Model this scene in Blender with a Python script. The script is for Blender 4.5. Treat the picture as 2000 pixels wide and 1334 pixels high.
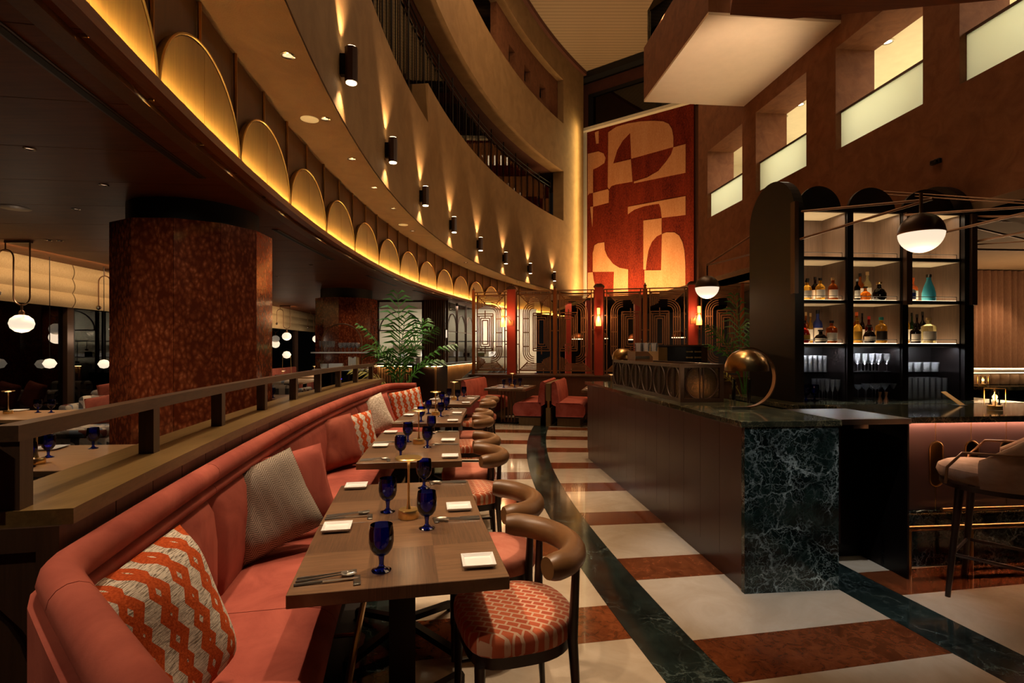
import bpy, bmesh, math, random
from mathutils import Vector, Matrix
random.seed(7)
PI = math.pi
for o in list(bpy.data.objects):
    bpy.data.objects.remove(o, do_unlink=True)
scene = bpy.context.scene
COL = scene.collection

# ---------------------------------------------------------------- camera
F_PX, H_EYE, V0, U0 = 1050.0, 1.5, 683.0, 1000.0
cam = bpy.data.cameras.new('camera')
cam.sensor_width = 36.0
cam.lens = 36.0 * F_PX / 2000.0
cam.shift_y = (V0 - 667.0) / 2000.0
cam.clip_start = 0.05
cam.clip_end = 200
camo = bpy.data.objects.new('camera', cam)
COL.objects.link(camo)
camo.location = (0, 0, H_EYE)
camo.rotation_euler = (PI / 2, 0, 0)
scene.camera = camo

# ---------------------------------------------------------------- world, view
w = bpy.data.worlds.new('night')
scene.world = w
w.use_nodes = True
w.node_tree.nodes['Background'].inputs[0].default_value = (0.10, 0.08, 0.07, 1)
w.node_tree.nodes['Background'].inputs[1].default_value = 0.035
vs = scene.view_settings
vs.view_transform = 'Standard'
vs.look = 'None'
vs.exposure = 0.0
vs.gamma = 1.0
vs.use_curve_mapping = False
scene.cycles.max_bounces = 8
scene.cycles.diffuse_bounces = 3
scene.cycles.glossy_bounces = 3
scene.cycles.transmission_bounces = 6
scene.cycles.transparent_max_bounces = 10

# ---------------------------------------------------------------- frames of reference
CX, CY = 25.0, 7.3            # centre that the curved wall, tables and floor bands share
def P(r, a, z=0.0):
    return Vector((CX - r * math.cos(a), CY + r * math.sin(a), z))
def at(u, v, z):              # a point seen at pixel (u, v) that lies at height z
    y = F_PX * (z - H_EYE) / (V0 - v)
    return Vector(((u - U0) * y / F_PX, y, z))
def aty(u, v, y):             # a point seen at pixel (u, v) that lies at depth y
    return Vector(((u - U0) * y / F_PX, y, H_EYE + (V0 - v) * y / F_PX))
def pol(p):
    return math.hypot(CX - p.x, p.y - CY), math.atan2(p.y - CY, CX - p.x)
BETA = 0.095                  # turn of the bar and of the right-hand wall
EX = Vector((math.cos(BETA), math.sin(BETA), 0))
EY = Vector((-math.sin(BETA), math.cos(BETA), 0))
BO = Vector((1.43, 3.34, 0))  # near left corner of the bar
def B(p, q, z=0.0):
    return BO + EX * p + EY * q + Vector((0, 0, z))

# ---------------------------------------------------------------- lights
WARM = (1.0, 0.66, 0.36)
WARM2 = (1.0, 0.76, 0.52)
WARMD = (1.0, 0.52, 0.22)
NEUT = (1.0, 0.90, 0.74)
def lamp(kind, name, loc, target, power, col, size=0.05, angle=60, blend=0.6, sy=None, parent=None):
    l = bpy.data.lights.new(name, kind)
    l.energy = power
    l.color = col
    if kind == 'SPOT':
        l.spot_size = math.radians(angle)
        l.spot_blend = blend
        l.shadow_soft_size = size
    elif kind == 'AREA':
        l.shape = 'RECTANGLE' if sy else 'SQUARE'
        l.size = size
        if sy: l.size_y = sy
    else:
        l.shadow_soft_size = size
    o = bpy.data.objects.new(name, l)
    COL.objects.link(o)
    o.location = loc
    if target is not None:
        d = Vector(target) - Vector(loc)
        o.rotation_euler = d.to_track_quat('-Z', 'Y').to_euler()
    return o
TA0, TPITCH, TLEN = -0.2144, 0.0765, 0.0538
for k in range(4):            # soffit downlights over the four table pairs
    a = TA0 + k * TPITCH + TLEN / 2
    for j, da in enumerate((-0.012, 0.030)):
        lamp('SPOT', 'soffit_spot', P(26.9, a + da, 3.70), P(26.15, a + da - 0.014, 0.72), 150, WARM2, 0.03, 48, 0.7)
    lamp('SPOT', 'atrium_spot', P(24.2, a + 0.02, 9.0), P(25.75, a, 0.6), 1150, WARM2, 0.06, 19, 0.6)
for k in range(4):            # atrium downlights over the aisle
    a = -0.20 + k * 0.095
    lamp('SPOT', 'aisle_spot', P(23.8, a + 0.03, 10.0), P(24.6, a, 0), 700, WARM2, 0.08, 24, 0.8)
for y in (4.4, 6.4):  # added spots that brighten the bar face from the left
    lamp('SPOT', 'bar_fill_spot', (-0.6, y - 1.0, 9.0), (1.35, y, 0.8), 520, WARM2, 0.06, 22, 0.8)
lamp('SPOT', 'counter_fill_spot', (0.0, 2.8, 7.0), B(0.15, 2.1, 1.25), 420, WARM2, 0.05, 20, 0.9)  # added narrow spot that lifts the counter screen
lamp('SPOT', 'bar_end_spot', (1.2, 1.0, 7.5), (1.75, 3.35, 0.5), 1000, (0.9, 0.95, 1.0), 0.06, 17, 0.6)
lamp('SPOT', 'stool_spot', (3.0, 1.0, 5.0), (2.95, 3.15, 0.9), 45, WARM2, 0.06, 40, 0.8)
lamp('AREA', 'atrium_fill', (1.2, 9.0, 12.5), (1.2, 9.0, 0), 520, WARM, 5.0, sy=12)
# ---------------------------------------------------------------- mesh builder
class MB:
    def __init__(s):
        s.bm = bmesh.new()
    def add(s, verts, faces):
        vv = [s.bm.verts.new(v) for v in verts]
        for f in faces:
            try:
                s.bm.faces.new([vv[i] for i in f])
            except ValueError:
                pass
        return vv
    def box(s, x0, x1, y0, y1, z0, z1, bev=0, seg=2, M=None):
        m = Matrix.Translation(((x0 + x1) / 2, (y0 + y1) / 2, (z0 + z1) / 2)) @ Matrix.Diagonal((abs(x1 - x0), abs(y1 - y0), abs(z1 - z0), 1))
        if M is not None: m = M @ m
        r = bmesh.ops.create_cube(s.bm, size=1.0, matrix=m)
        if bev:
            es = list({e for v in r['verts'] for e in v.link_edges})
            bmesh.ops.bevel(s.bm, geom=es, offset=bev, segments=seg, profile=0.5, affect='EDGES')
        return s
    def bar(s, p, q, wd, ht=None):
        p, q = Vector(p), Vector(q)
        d = q - p
        m = Matrix.Translation((p + q) / 2) @ d.to_track_quat('X', 'Z').to_matrix().to_4x4() @ Matrix.Diagonal((d.length, wd, ht or wd, 1))
        bmesh.ops.create_cube(s.bm, size=1.0, matrix=m)
        return s
    def tube(s, pts, r, seg=8, closed=False, caps=True):
        pts = [Vector(p) for p in pts]
        n = len(pts)
        rr = r if isinstance(r, (list, tuple)) else [r] * n
        rings = []
        up = None
        for i, p in enumerate(pts):
            if closed:
                t = pts[(i + 1) % n] - pts[i - 1]
            else:
                t = pts[min(i + 1, n - 1)] - pts[max(i - 1, 0)]
            t.normalize()
            if up is None:
                up = Vector((0, 0, 1)) if abs(t.z) < 0.9 else Vector((1, 0, 0))
            x = up.cross(t)
            if x.length < 1e-4: x = Vector((1, 0, 0)).cross(t)
            x.normalize()
            y = t.cross(x)
            up = y
            rings.append([s.bm.verts.new(p + (x * math.cos(2 * PI * k / seg) + y * math.sin(2 * PI * k / seg)) * rr[i]) for k in range(seg)])
        m = n if closed else n - 1
        for i in range(m):
            A, Bq = rings[i], rings[(i + 1) % n]
            for k in range(seg):
                s.bm.faces.new([A[k], A[(k + 1) % seg], Bq[(k + 1) % seg], Bq[k]])
        if caps and not closed:
            s.bm.faces.new(list(reversed(rings[0])))
            s.bm.faces.new(rings[-1])
        return s
    def lathe(s, prof, seg=24, M=None, ang=2 * PI):
        full = abs(ang - 2 * PI) < 1e-6
        n = seg if full else seg + 1
        cols = []
        for (r, z) in prof:
            if r < 1e-6:
                v = s.bm.verts.new((0, 0, z) if M is None else M @ Vector((0, 0, z)))
                cols.append([v] * n)
            else:
                ring = []
                for k in range(n):
                    t = ang * k / seg
                    c = Vector((r * math.cos(t), r * math.sin(t), z))
                    ring.append(s.bm.verts.new(c if M is None else M @ c))
                cols.append(ring)
        for i in range(len(cols) - 1):
            A, Bq = cols[i], cols[i + 1]
            for k in range(seg):
                k2 = (k + 1) % n
                f = []
                for v in (A[k], A[k2], Bq[k2], Bq[k]):
                    if v not in f: f.append(v)
                if len(f) > 2:
                    try: s.bm.faces.new(f)
                    except ValueError: pass
        return s
    def sweep(s, path, prof, caps=True, closed=False):
        # path: (point, side vector) pairs; prof: closed loop of (d, z)
        rings = [[s.bm.verts.new(Vector((p[0] + n[0] * d, p[1] + n[1] * d, z))) for d, z in prof] for p, n in path]
        m = len(prof)
        N = len(rings)
        for i in range(N if closed else N - 1):
            A, Bq = rings[i], rings[(i + 1) % N]
            for k in range(m):
                s.bm.faces.new([A[k], A[(k + 1) % m], Bq[(k + 1) % m], Bq[k]])
        if caps and not closed:
            s.bm.faces.new(list(reversed(rings[0])))
            s.bm.faces.new(rings[-1])
        return s
    def polar(s, r0, r1, a0, a1, z0, z1, n=None):
        n = n or max(1, int(abs(a1 - a0) / 0.012))
        path = []
        for i in range(n + 1):
            a = a0 + (a1 - a0) * i / n
            path.append((P(r0, a), (-math.cos(a), math.sin(a))))
        return s.sweep(path, [(0, z0), (r1 - r0, z0), (r1 - r0, z1), (0, z1)])
    def extrude(s, pts, vec):
        pts = [Vector(p) for p in pts]
        vec = Vector(vec)
        n = len(pts)
        a = [s.bm.verts.new(p) for p in pts]
        b = [s.bm.verts.new(p + vec) for p in pts]
        s.bm.faces.new(list(reversed(a)))
        s.bm.faces.new(b)
        for i in range(n):
            s.bm.faces.new([a[i], a[(i + 1) % n], b[(i + 1) % n], b[i]])
        return s
    def prism(s, poly, z0, z1):
        return s.extrude([(x, y, z0) for x, y in poly], (0, 0, z1 - z0))
    def gridwall(s, us, zs, solid, fn):
        # one connected wall with openings: solid(i, j) per cell, fn(u, side, z) places a corner
        vs_ = {}
        def V(i, j, k):
            key = (i, j, k)
            if key not in vs_: vs_[key] = s.bm.verts.new(fn(us[i], k, zs[j]))
            return vs_[key]
        nu, nz = len(us) - 1, len(zs) - 1
        S = lambda i, j: 0 <= i < nu and 0 <= j < nz and solid(i, j)
        for i in range(nu):
            for j in range(nz):
                if not S(i, j): continue
                s.bm.faces.new([V(i, j, 0), V(i + 1, j, 0), V(i + 1, j + 1, 0), V(i, j + 1, 0)])
                s.bm.faces.new([V(i, j, 1), V(i, j + 1, 1), V(i + 1, j + 1, 1), V(i + 1, j, 1)])
                if not S(i - 1, j): s.bm.faces.new([V(i, j, 0), V(i, j + 1, 0), V(i, j + 1, 1), V(i, j, 1)])
                if not S(i + 1, j): s.bm.faces.new([V(i + 1, j, 0), V(i + 1, j, 1), V(i + 1, j + 1, 1), V(i + 1, j + 1, 0)])
                if not S(i, j - 1): s.bm.faces.new([V(i, j, 0), V(i, j, 1), V(i + 1, j, 1), V(i + 1, j, 0)])
                if not S(i, j + 1): s.bm.faces.new([V(i, j + 1, 0), V(i + 1, j + 1, 0), V(i + 1, j + 1, 1), V(i, j + 1, 1)])
        return s
    def mesh(s, name, mat, smooth=True, angle=38):
        bmesh.ops.recalc_face_normals(s.bm, faces=s.bm.faces)
        me = bpy.data.meshes.new(name)
        s.bm.to_mesh(me)
        s.bm.free()
        if mat: me.materials.append(mat)
        if smooth:
            me.polygons.foreach_set('use_smooth', [True] * len(me.polygons))
            me.set_sharp_from_angle(angle=math.radians(angle))
        return me
    def build(s, name, mat, parent=None, smooth=True, loc=None, rotz=0, angle=38):
        return put(s.mesh(name, mat, smooth, angle), name, parent, loc, rotz)
def put(me, name, parent=None, loc=None, rotz=0):
    o = bpy.data.objects.new(name, me)
    COL.objects.link(o)
    if parent: o.parent = parent
    if loc is not None: o.location = loc
    if rotz: o.rotation_euler = (0, 0, rotz)
    return o
def tag(o, label=None, cat=None, group=None, kind=None):
    if label: o['label'] = label
    if cat: o['category'] = cat
    if group: o['group'] = group
    if kind: o['kind'] = kind
    return o
def thing(name, label, cat, loc=(0, 0, 0), rotz=0, group=None, rot=None):
    o = bpy.data.objects.new(name, None)
    COL.objects.link(o)
    o.empty_display_size = 0.05
    o.location = loc
    o.rotation_euler = rot if rot else (0, 0, rotz)
    return tag(o, label, cat, group)
def struct(o):
    o['kind'] = 'structure'
    return o
def dup(root, loc, rotz=0, label=None, group=None):
    r = root.copy()
    COL.objects.link(r)
    r.location = loc
    r.rotation_euler = (0, 0, rotz)
    if label: r['label'] = label
    if group: r['group'] = group
    for ch in list(root.children):
        c = ch.copy()
        COL.objects.link(c)
        c.parent = r
        for g in ch.children:
            d = g.copy()
            COL.objects.link(d)
            d.parent = c
    return r
ORD = ['first', 'second', 'third', 'fourth', 'fifth', 'sixth', 'seventh', 'eighth', 'ninth', 'tenth', 'eleventh', 'twelfth', 'thirteenth', 'fourteenth', 'fifteenth', 'sixteenth']
# ---------------------------------------------------------------- materials
def lin(h):
    c = [int(h[i:i + 2], 16) / 255 for i in (1, 3, 5)]
    return tuple((x / 12.92 if x <= 0.04045 else ((x + 0.055) / 1.055) ** 2.4) for x in c) + (1.0,)
class NM:
    def __init__(s, name):
        s.m = bpy.data.materials.new(name)
        s.m.use_nodes = True
        s.nt = s.m.node_tree
        s.b = s.nt.nodes['Principled BSDF']
        s.out = s.nt.nodes['Material Output']
    def n(s, t, **kw):
        nd = s.nt.nodes.new(t)
        for k, v in kw.items():
            setattr(nd, k, v)
        return nd
    def l(s, a, b):
        s.nt.links.new(a, b)
    def coord(s, scale=(1, 1, 1), rot=(0, 0, 0), kind='Object', loc=(0, 0, 0)):
        tc = s.n('ShaderNodeTexCoord')
        mp = s.n('ShaderNodeMapping')
        mp.inputs['Scale'].default_value = scale
        mp.inputs['Rotation'].default_value = rot
        mp.inputs['Location'].default_value = loc
        s.l(tc.outputs[kind], mp.inputs['Vector'])
        return mp.outputs['Vector']
    def noise(s, vec, scale=5, detail=4, rough=0.55, dist=0.0):
        nd = s.n('ShaderNodeTexNoise')
        nd.inputs['Scale'].default_value = scale
        nd.inputs['Detail'].default_value = detail
        nd.inputs['Roughness'].default_value = rough
        nd.inputs['Distortion'].default_value = dist
        s.l(vec, nd.inputs['Vector'])
        return nd
    def ramp(s, fac, stops, interp='LINEAR'):
        r = s.n('ShaderNodeValToRGB')
        cr = r.color_ramp
        cr.interpolation = interp
        while len(cr.elements) < len(stops): cr.elements.new(0.5)
        for e, (p, c) in zip(cr.elements, stops):
            e.position = p
            e.color = c if len(c) == 4 else tuple(c) + (1,)
        s.l(fac, r.inputs['Fac'])
        return r.outputs['Color']
    def math(s, op, a, b=None, c=None):
        m = s.n('ShaderNodeMath', operation=op)
        for i, x in enumerate((a, b, c)):
            if x is None: continue
            if isinstance(x, (int, float)): m.inputs[i].default_value = x
            else: s.l(x, m.inputs[i])
        return m.outputs[0]
    def mix(s, fac, a, b, mode='MIX'):
        m = s.n('ShaderNodeMix', data_type='RGBA', blend_type=mode)
        for i, x in ((0, fac), (6, a), (7, b)):
            if isinstance(x, (int, float)): m.inputs[i].default_value = x
            elif isinstance(x, tuple): m.inputs[i].default_value = x
            else: s.l(x, m.inputs[i])
        return m.outputs[2]
    def bump(s, h, strength=0.2, dist=0.01):
        b = s.n('ShaderNodeBump')
        b.inputs['Strength'].default_value = strength
        b.inputs['Distance'].default_value = dist
        s.l(h, b.inputs['Height'])
        s.l(b.outputs['Normal'], s.b.inputs['Normal'])
    def set(s, col=None, rough=None, metal=None, spec=None, coat=None, sheen=None, emit=None, estr=None, trans=None, ior=None, aniso=None):
        I = s.b.inputs
        if col is not None:
            if isinstance(col, tuple): I['Base Color'].default_value = col
            else: s.l(col, I['Base Color'])
        for v, k in ((rough, 'Roughness'), (metal, 'Metallic'), (spec, 'Specular IOR Level'), (coat, 'Coat Weight'), (sheen, 'Sheen Weight'), (estr, 'Emission Strength'), (trans, 'Transmission Weight'), (ior, 'IOR'), (aniso, 'Anisotropic')):
            if v is not None:
                if isinstance(v, (int, float)): I[k].default_value = v
                else: s.l(v, I[k])
        if emit is not None: I['Emission Color'].default_value = emit
        return s
def plain(name, h, rough=0.5, metal=0.0, var=0.12, scale=6, bump=0.0, bscale=60, **kw):
    m = NM(name)
    v = m.coord()
    c = lin(h)
    n = m.noise(v, scale, 4)
    d = tuple(x * (1 - var) for x in c[:3]) + (1,)
    u = tuple(min(1, x * (1 + var)) for x in c[:3]) + (1,)
    m.set(m.ramp(n.outputs['Fac'], [(0.3, d), (0.7, u)]), rough, metal, **kw)
    if bump:
        m.bump(m.noise(v, bscale, 3).outputs['Fac'], bump, 0.004)
    return m.m
def wood(name, c1, c2, rough=0.4, axis=0, scale=1.0, coat=0.0, bump=0.12, spec=0.5):
    m = NM(name)
    s = [26.0, 26.0, 26.0]
    s[axis] = 1.6
    v = m.coord(tuple(x * scale for x in s))
    n = m.noise(v, 2.2, 6, 0.62, 0.6)
    n2 = m.noise(m.coord((1.3, 1.3, 1.3)), 1.5, 2)
    col = m.ramp(n.outputs['Fac'], [(0.30, lin(c1)), (0.68, lin(c2))])
    col = m.mix(0.35, col, m.ramp(n2.outputs['Fac'], [(0.35, lin(c1)), (0.65, lin(c2))]))
    m.set(col, rough, 0.0, coat=coat, spec=spec)
    m.bump(n.outputs['Fac'], bump, 0.003)
    return m.m
def emis(name, h, strength):
    m = NM(name)
    m.set(lin(h), 0.5, emit=lin(h), estr=strength)
    return m.m
def glassy(name, tint=(1, 1, 1, 1), rough=0.02, ior=1.45, add=0.0):
    # thin glass: what passes through keeps a tint, the surface mirrors by Fresnel
    m = NM(name)
    f = m.n('ShaderNodeFresnel')
    f.inputs['IOR'].default_value = ior
    t = m.n('ShaderNodeBsdfTransparent')
    t.inputs['Color'].default_value = tint
    g = m.n('ShaderNodeBsdfGlossy')
    g.inputs['Roughness'].default_value = rough
    mx = m.n('ShaderNodeMixShader')
    fac = m.math('ADD', f.outputs[0], add) if add else f.outputs[0]
    m.l(fac, mx.inputs[0])
    m.l(t.outputs[0], mx.inputs[1])
    m.l(g.outputs[0], mx.inputs[2])
    m.l(mx.outputs[0], m.out.inputs['Surface'])
    return m.m
def liquid(name, h, rough=0.08, trans=0.75):
    m = NM(name)
    m.set(lin(h), rough, trans=trans, ior=1.33)
    return m.m

def frosted():
    m = NM('frosted_glass')
    t = m.n('ShaderNodeBsdfTranslucent'); t.inputs['Color'].default_value = lin('#eef2e4')
    d = m.n('ShaderNodeBsdfDiffuse'); d.inputs['Color'].default_value = lin('#dfe6d6')
    g = m.n('ShaderNodeBsdfGlossy'); g.inputs['Roughness'].default_value = 0.12
    a = m.n('ShaderNodeMixShader'); a.inputs[0].default_value = 0.25
    b = m.n('ShaderNodeMixShader'); b.inputs[0].default_value = 0.06
    m.l(t.outputs[0], a.inputs[1]); m.l(d.outputs[0], a.inputs[2])
    m.l(a.outputs[0], b.inputs[1]); m.l(g.outputs[0], b.inputs[2])
    m.l(b.outputs[0], m.out.inputs['Surface'])
    return m.m
def barglass():
    m = NM('barware_glass')
    f = m.n('ShaderNodeFresnel'); f.inputs['IOR'].default_value = 1.5
    t = m.n('ShaderNodeBsdfTransparent'); t.inputs['Color'].default_value = (0.97, 0.98, 0.98, 1)
    d = m.n('ShaderNodeBsdfTranslucent'); d.inputs['Color'].default_value = (0.95, 0.96, 1, 1)  # whitish scatter put into the glass in place of lit sparkle
    g = m.n('ShaderNodeBsdfGlossy'); g.inputs['Roughness'].default_value = 0.10
    a = m.n('ShaderNodeMixShader'); a.inputs[0].default_value = 0.24
    b = m.n('ShaderNodeMixShader')
    m.l(t.outputs[0], a.inputs[1]); m.l(d.outputs[0], a.inputs[2])
    m.l(m.math('ADD', f.outputs[0], 0.06), b.inputs[0])
    m.l(a.outputs[0], b.inputs[1]); m.l(g.outputs[0], b.inputs[2])
    m.l(b.outputs[0], m.out.inputs['Surface'])
    return m.m
M = {}
M['barware'] = barglass()
M['oak'] = wood('oak_stain', '#3a2717', '#5d412a', 0.42, 1)
M['oak_top'] = wood('oak_ledge', '#56401f', '#7d6238', 0.34, 1, 1.0)
M['oak_v'] = wood('oak_upright', '#3a2717', '#553a25', 0.45, 2)
M['oak_light'] = wood('oak_booth', '#5f4a2c', '#7d6440', 0.45, 2)
M['walnut'] = wood('walnut_dark', '#1a0d08', '#2c180f', 0.38, 2)
M['ceil_wood'] = wood('ceiling_veneer', '#5a2c14', '#78421e', 0.5, 0, 0.7, bump=0.05, spec=0.22)
M['lip_wood'] = wood('lip_veneer', '#6a3a18', '#8a5024', 0.4, 1)
M['bar_panel'] = plain('plum_lacquer', '#46302d', 0.28, 0, 0.06)
M['mauve'] = plain('mauve_lacquer', '#5e4544', 0.3, 0, 0.04)
M['black'] = plain('black_lacquer', '#0d0706', 0.4, 0, 0.1, spec=0.3)
M['black_matt'] = plain('black_matt', '#0b0807', 0.6, 0, 0.1)
M['black_metal'] = plain('black_metal', '#1c1613', 0.35, 0.8, 0.1)
M['bronze'] = plain('bronze_metal', '#7a5436', 0.42, 0.45, 0.1)
M['bronze_dark'] = plain('dark_bronze_metal', '#4c3628', 0.38, 0.4, 0.1)
M['copper'] = plain('copper_metal', '#9a5a30', 0.35, 0.6, 0.1)
M['led_bar'] = emis('led_bar', '#ffc9a0', 100.0)
M['led_mid'] = emis('led_mid', '#ffd48c', 45.0)
M['brass'] = plain('brass_metal', '#ecca86', 0.3, 1.0, 0.06)
M['brass_dark'] = plain('aged_brass', '#a07c4c', 0.28, 1.0, 0.1)
M['cutlery'] = plain('cutlery_steel', '#cfcac2', 0.3, 1.0, 0.04)
M['chrome'] = plain('chrome_metal', '#b9b4ad', 0.12, 1.0, 0.04)
M['steel'] = plain('brushed_steel', '#8d8a84', 0.28, 1.0, 0.08)
M['white'] = plain('white_glaze', '#efedea', 0.12, 0, 0.02, coat=0.4)
M['white_matt'] = plain('white_stone', '#dcd8d0', 0.4, 0, 0.04)
M['paint_white'] = plain('white_paint', '#cfb79a', 0.7, 0, 0.03)
M['cream_paint'] = plain('cream_paint', '#d6cbb0', 0.7, 0, 0.04)
M['ceil_beige'] = plain('beige_ceiling', '#a98a68', 0.75, 0, 0.04)
M['red_paint'] = plain('oxblood_post', '#8d2a1a', 0.45, 0, 0.1)
M['frosted'] = frosted()
M['grey_fab'] = plain('slate_upholstery', '#565a60', 0.8, 0, 0.12, 30)
M['gown'] = plain('white_satin', '#d8d2cc', 0.5, 0, 0.05)
M['leaf'] = plain('palm_leaf', '#3c7428', 0.42, 0, 0.35, 9)
M['leaf_y'] = plain('palm_leaf_pale', '#a8a04a', 0.45, 0, 0.2, 9)
M['soil'] = plain('soil', '#1d120b', 0.9)
M['pot'] = plain('pot_glaze', '#2a2320', 0.5)
M['paper'] = plain('paper_print', '#d9d2c2', 0.7, 0, 0.1, 40)
M['dark_wall'] = plain('dark_panelling', '#2a1810', 0.5, 0, 0.15)
M['brown_wall'] = plain('brown_plaster', '#5a2f1a', 0.8, 0, 0.12, 3, 0.15, 120)
M['glass'] = glassy('clear_glass', (0.97, 0.98, 0.98, 1), 0.02, 1.45, 0.03)
M['pane'] = glassy('night_pane', (0.25, 0.25, 0.27, 1), 0.0, 1.6, 0.02)
M['rail_glass'] = glassy('balustrade_glass', (0.62, 0.66, 0.68, 1), 0.01, 1.5, 0.02)
M['blue_glass'] = glassy('cobalt_glass', (0.16, 0.22, 0.80, 1), 0.03, 1.5, 0.02)
M['globe'] = emis('opal_glass_lit', '#ffeacc', 0.95)
M['led'] = emis('led_warm', '#ffd888', 310.0)
M['led_soft'] = emis('led_soft', '#ffd9a0', 5.0)
M['lens_dim'] = emis('lens_dim', '#ffe6c0', 1.0)
M['lens'] = emis('lamp_lens', '#ffe2b0', 14.0)
M['flame'] = emis('flame', '#ffb050', 14.0)
M['shade_lit'] = emis('shade_lit', '#ff9a48', 3.2)
M['bottle_red'] = liquid('red_glass', '#8a1d10')
M['bottle_amber'] = liquid('amber_glass', '#b8641a')
M['bottle_gold'] = liquid('gold_glass', '#e0b34a')
M['bottle_dark'] = liquid('dark_glass', '#1c0f0a', 0.06, 0.3)
M['bottle_green'] = liquid('green_glass', '#25401c', 0.06, 0.5)
M['bottle_black'] = plain('black_glass', '#0c0908', 0.12)
M['bottle_cyan'] = plain('cyan_frosted', '#4fc3dc', 0.4, trans=0.3)
M['bottle_orange'] = plain('orange_frosted', '#ee6f2e', 0.35, trans=0.2)
M['bottle_cream'] = liquid('pale_glass', '#e8dfae')
M['bottle_white'] = plain('white_bottle', '#e9e6df', 0.3)
M['label'] = plain('paper_label', '#e9e2d2', 0.6)
M['label_dark'] = plain('dark_label', '#2a211c', 0.6)
M['label_gold'] = plain('gold_label', '#c79a3c', 0.4, 0.3)
M['label_blue'] = plain('blue_label', '#2a3c8c', 0.5)
M['cap_red'] = plain('red_cap', '#b3221c', 0.4)
M['cap_black'] = plain('black_cap', '#17120f', 0.4)
M['cap_green'] = plain('lime_cap', '#b5c234', 0.4)
M['cap_teal'] = plain('teal_cap', '#2c8f86', 0.4)
M['cap_orange'] = plain('orange_cap', '#d8642e', 0.4)
M['cork'] = plain('cork', '#b99a68', 0.7)
M['screen_blue'] = emis('violet_display', '#3a2cff', 2.0)

def leather():
    m = NM('tan_leather')
    v = m.coord((1, 1, 1))
    n = m.noise(v, 90, 3)
    n2 = m.noise(v, 5, 3)
    m.set(m.ramp(n2.outputs['Fac'], [(0.3, lin('#5a3a1e')), (0.7, lin('#7c5530'))]), 0.38)
    m.bump(n.outputs['Fac'], 0.12, 0.002)
    return m.m
M['leather'] = leather()
def velvet(name, c1, c2, sheen=0.25):
    m = NM(name)
    v = m.coord((1, 1, 1))
    n = m.noise(v, 3.2, 5, 0.65, 0.6)
    n2 = m.noise(v, 180, 2)
    m.set(m.ramp(n.outputs['Fac'], [(0.34, lin(c1)), (0.62, lin(c2))]), 0.85, sheen=sheen, spec=0.2)
    m.b.inputs['Sheen Tint'].default_value = lin(c2)
    m.bump(n2.outputs['Fac'], 0.15, 0.002)
    return m.m
M['coral'] = velvet('coral_velvet', '#8a4034', '#a85646', 0.12)
M['coral_seat'] = velvet('coral_chair_velvet', '#a85c48', '#c07a64', 0.12)
M['brick_velvet'] = velvet('brick_velvet', '#7c3a2c', '#98503e', 0.12)
M['rose_weave'] = velvet('rose_weave', '#8f3a34', '#b4605a')
M['tan_velvet'] = velvet('tan_velvet', '#8a6c58', '#b09480', 0.12)
def plaster(name, c1, c2, scale, bumps, bs):
    m = NM(name)
    v = m.coord((1, 1, 1))
    n = m.noise(v, scale, 6, 0.6, 0.8)
    m.set(m.ramp(n.outputs['Fac'], [(0.3, lin(c1)), (0.7, lin(c2))]), 0.82, spec=0.2)
    m.bump(m.noise(v, bs, 4).outputs['Fac'], bumps, 0.01)
    return m.m
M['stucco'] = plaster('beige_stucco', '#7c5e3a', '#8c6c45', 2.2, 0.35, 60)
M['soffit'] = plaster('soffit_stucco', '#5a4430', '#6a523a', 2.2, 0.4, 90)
M['orange'] = plaster('terracotta_stucco', '#5f3820', '#754a2e', 5.0, 0.15, 50)
def marble_vein(name, base1, base2, vein, scale=2.0, rough=0.1, thin=0.03, amount=0.75):
    m = NM(name)
    v = m.coord((1, 1, 1))
    warp = m.noise(v, 3.0 * scale, 5, 0.6)
    vv = m.n('ShaderNodeVectorMath', operation='MULTIPLY_ADD')
    m.l(warp.outputs['Color'], vv.inputs[0])
    vv.inputs[1].default_value = (0.45 / scale,) * 3
    m.l(v, vv.inputs[2])
    vals = []
    for sc, th in ((2.2 * scale, thin), (5.5 * scale, thin * 1.3), (11 * scale, thin * 1.1)):
        vo = m.n('ShaderNodeTexVoronoi', feature='DISTANCE_TO_EDGE')
        vo.inputs['Scale'].default_value = sc
        m.l(vv.outputs[0], vo.inputs['Vector'])
        x = m.math('SUBTRACT', 1.0, m.math('MINIMUM', m.math('DIVIDE', vo.outputs['Distance'], th), 1.0))
        vals.append(x)
    mask = m.noise(v, 1.7 * scale, 4, 0.6)
    mk = m.ramp(mask.outputs['Fac'], [(0.42, (0.04, 0.04, 0.04, 1)), (0.72, (1, 1, 1, 1))])
    vein_v = m.math('ADD', vals[0], m.math('MULTIPLY', m.math('ADD', vals[1], vals[2]), 0.7))
    vein_v = m.math('MULTIPLY', m.math('MULTIPLY', vein_v, mk), amount)
    bn = m.noise(v, 2.4 * scale, 5, 0.6, 0.5)
    base = m.ramp(bn.outputs['Fac'], [(0.32, lin(base1)), (0.7, lin(base2))])
    m.set(m.mix(vein_v, base, lin(vein)), rough)
    return m.m
M['green'] = marble_vein('green_marble', '#060b0a', '#1f322d', '#b9c8c4', 2.0, 0.12, 0.030, 0.9)
M['green_floor'] = marble_vein('green_floor_marble', '#0c1110', '#212c29', '#7c8c86', 1.3, 0.1, 0.03, 0.45)
M['green_top'] = marble_vein('green_counter_marble', '#1c2019', '#3c3c2c', '#b9a878', 2.2, 0.08, 0.03, 0.6)
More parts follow.
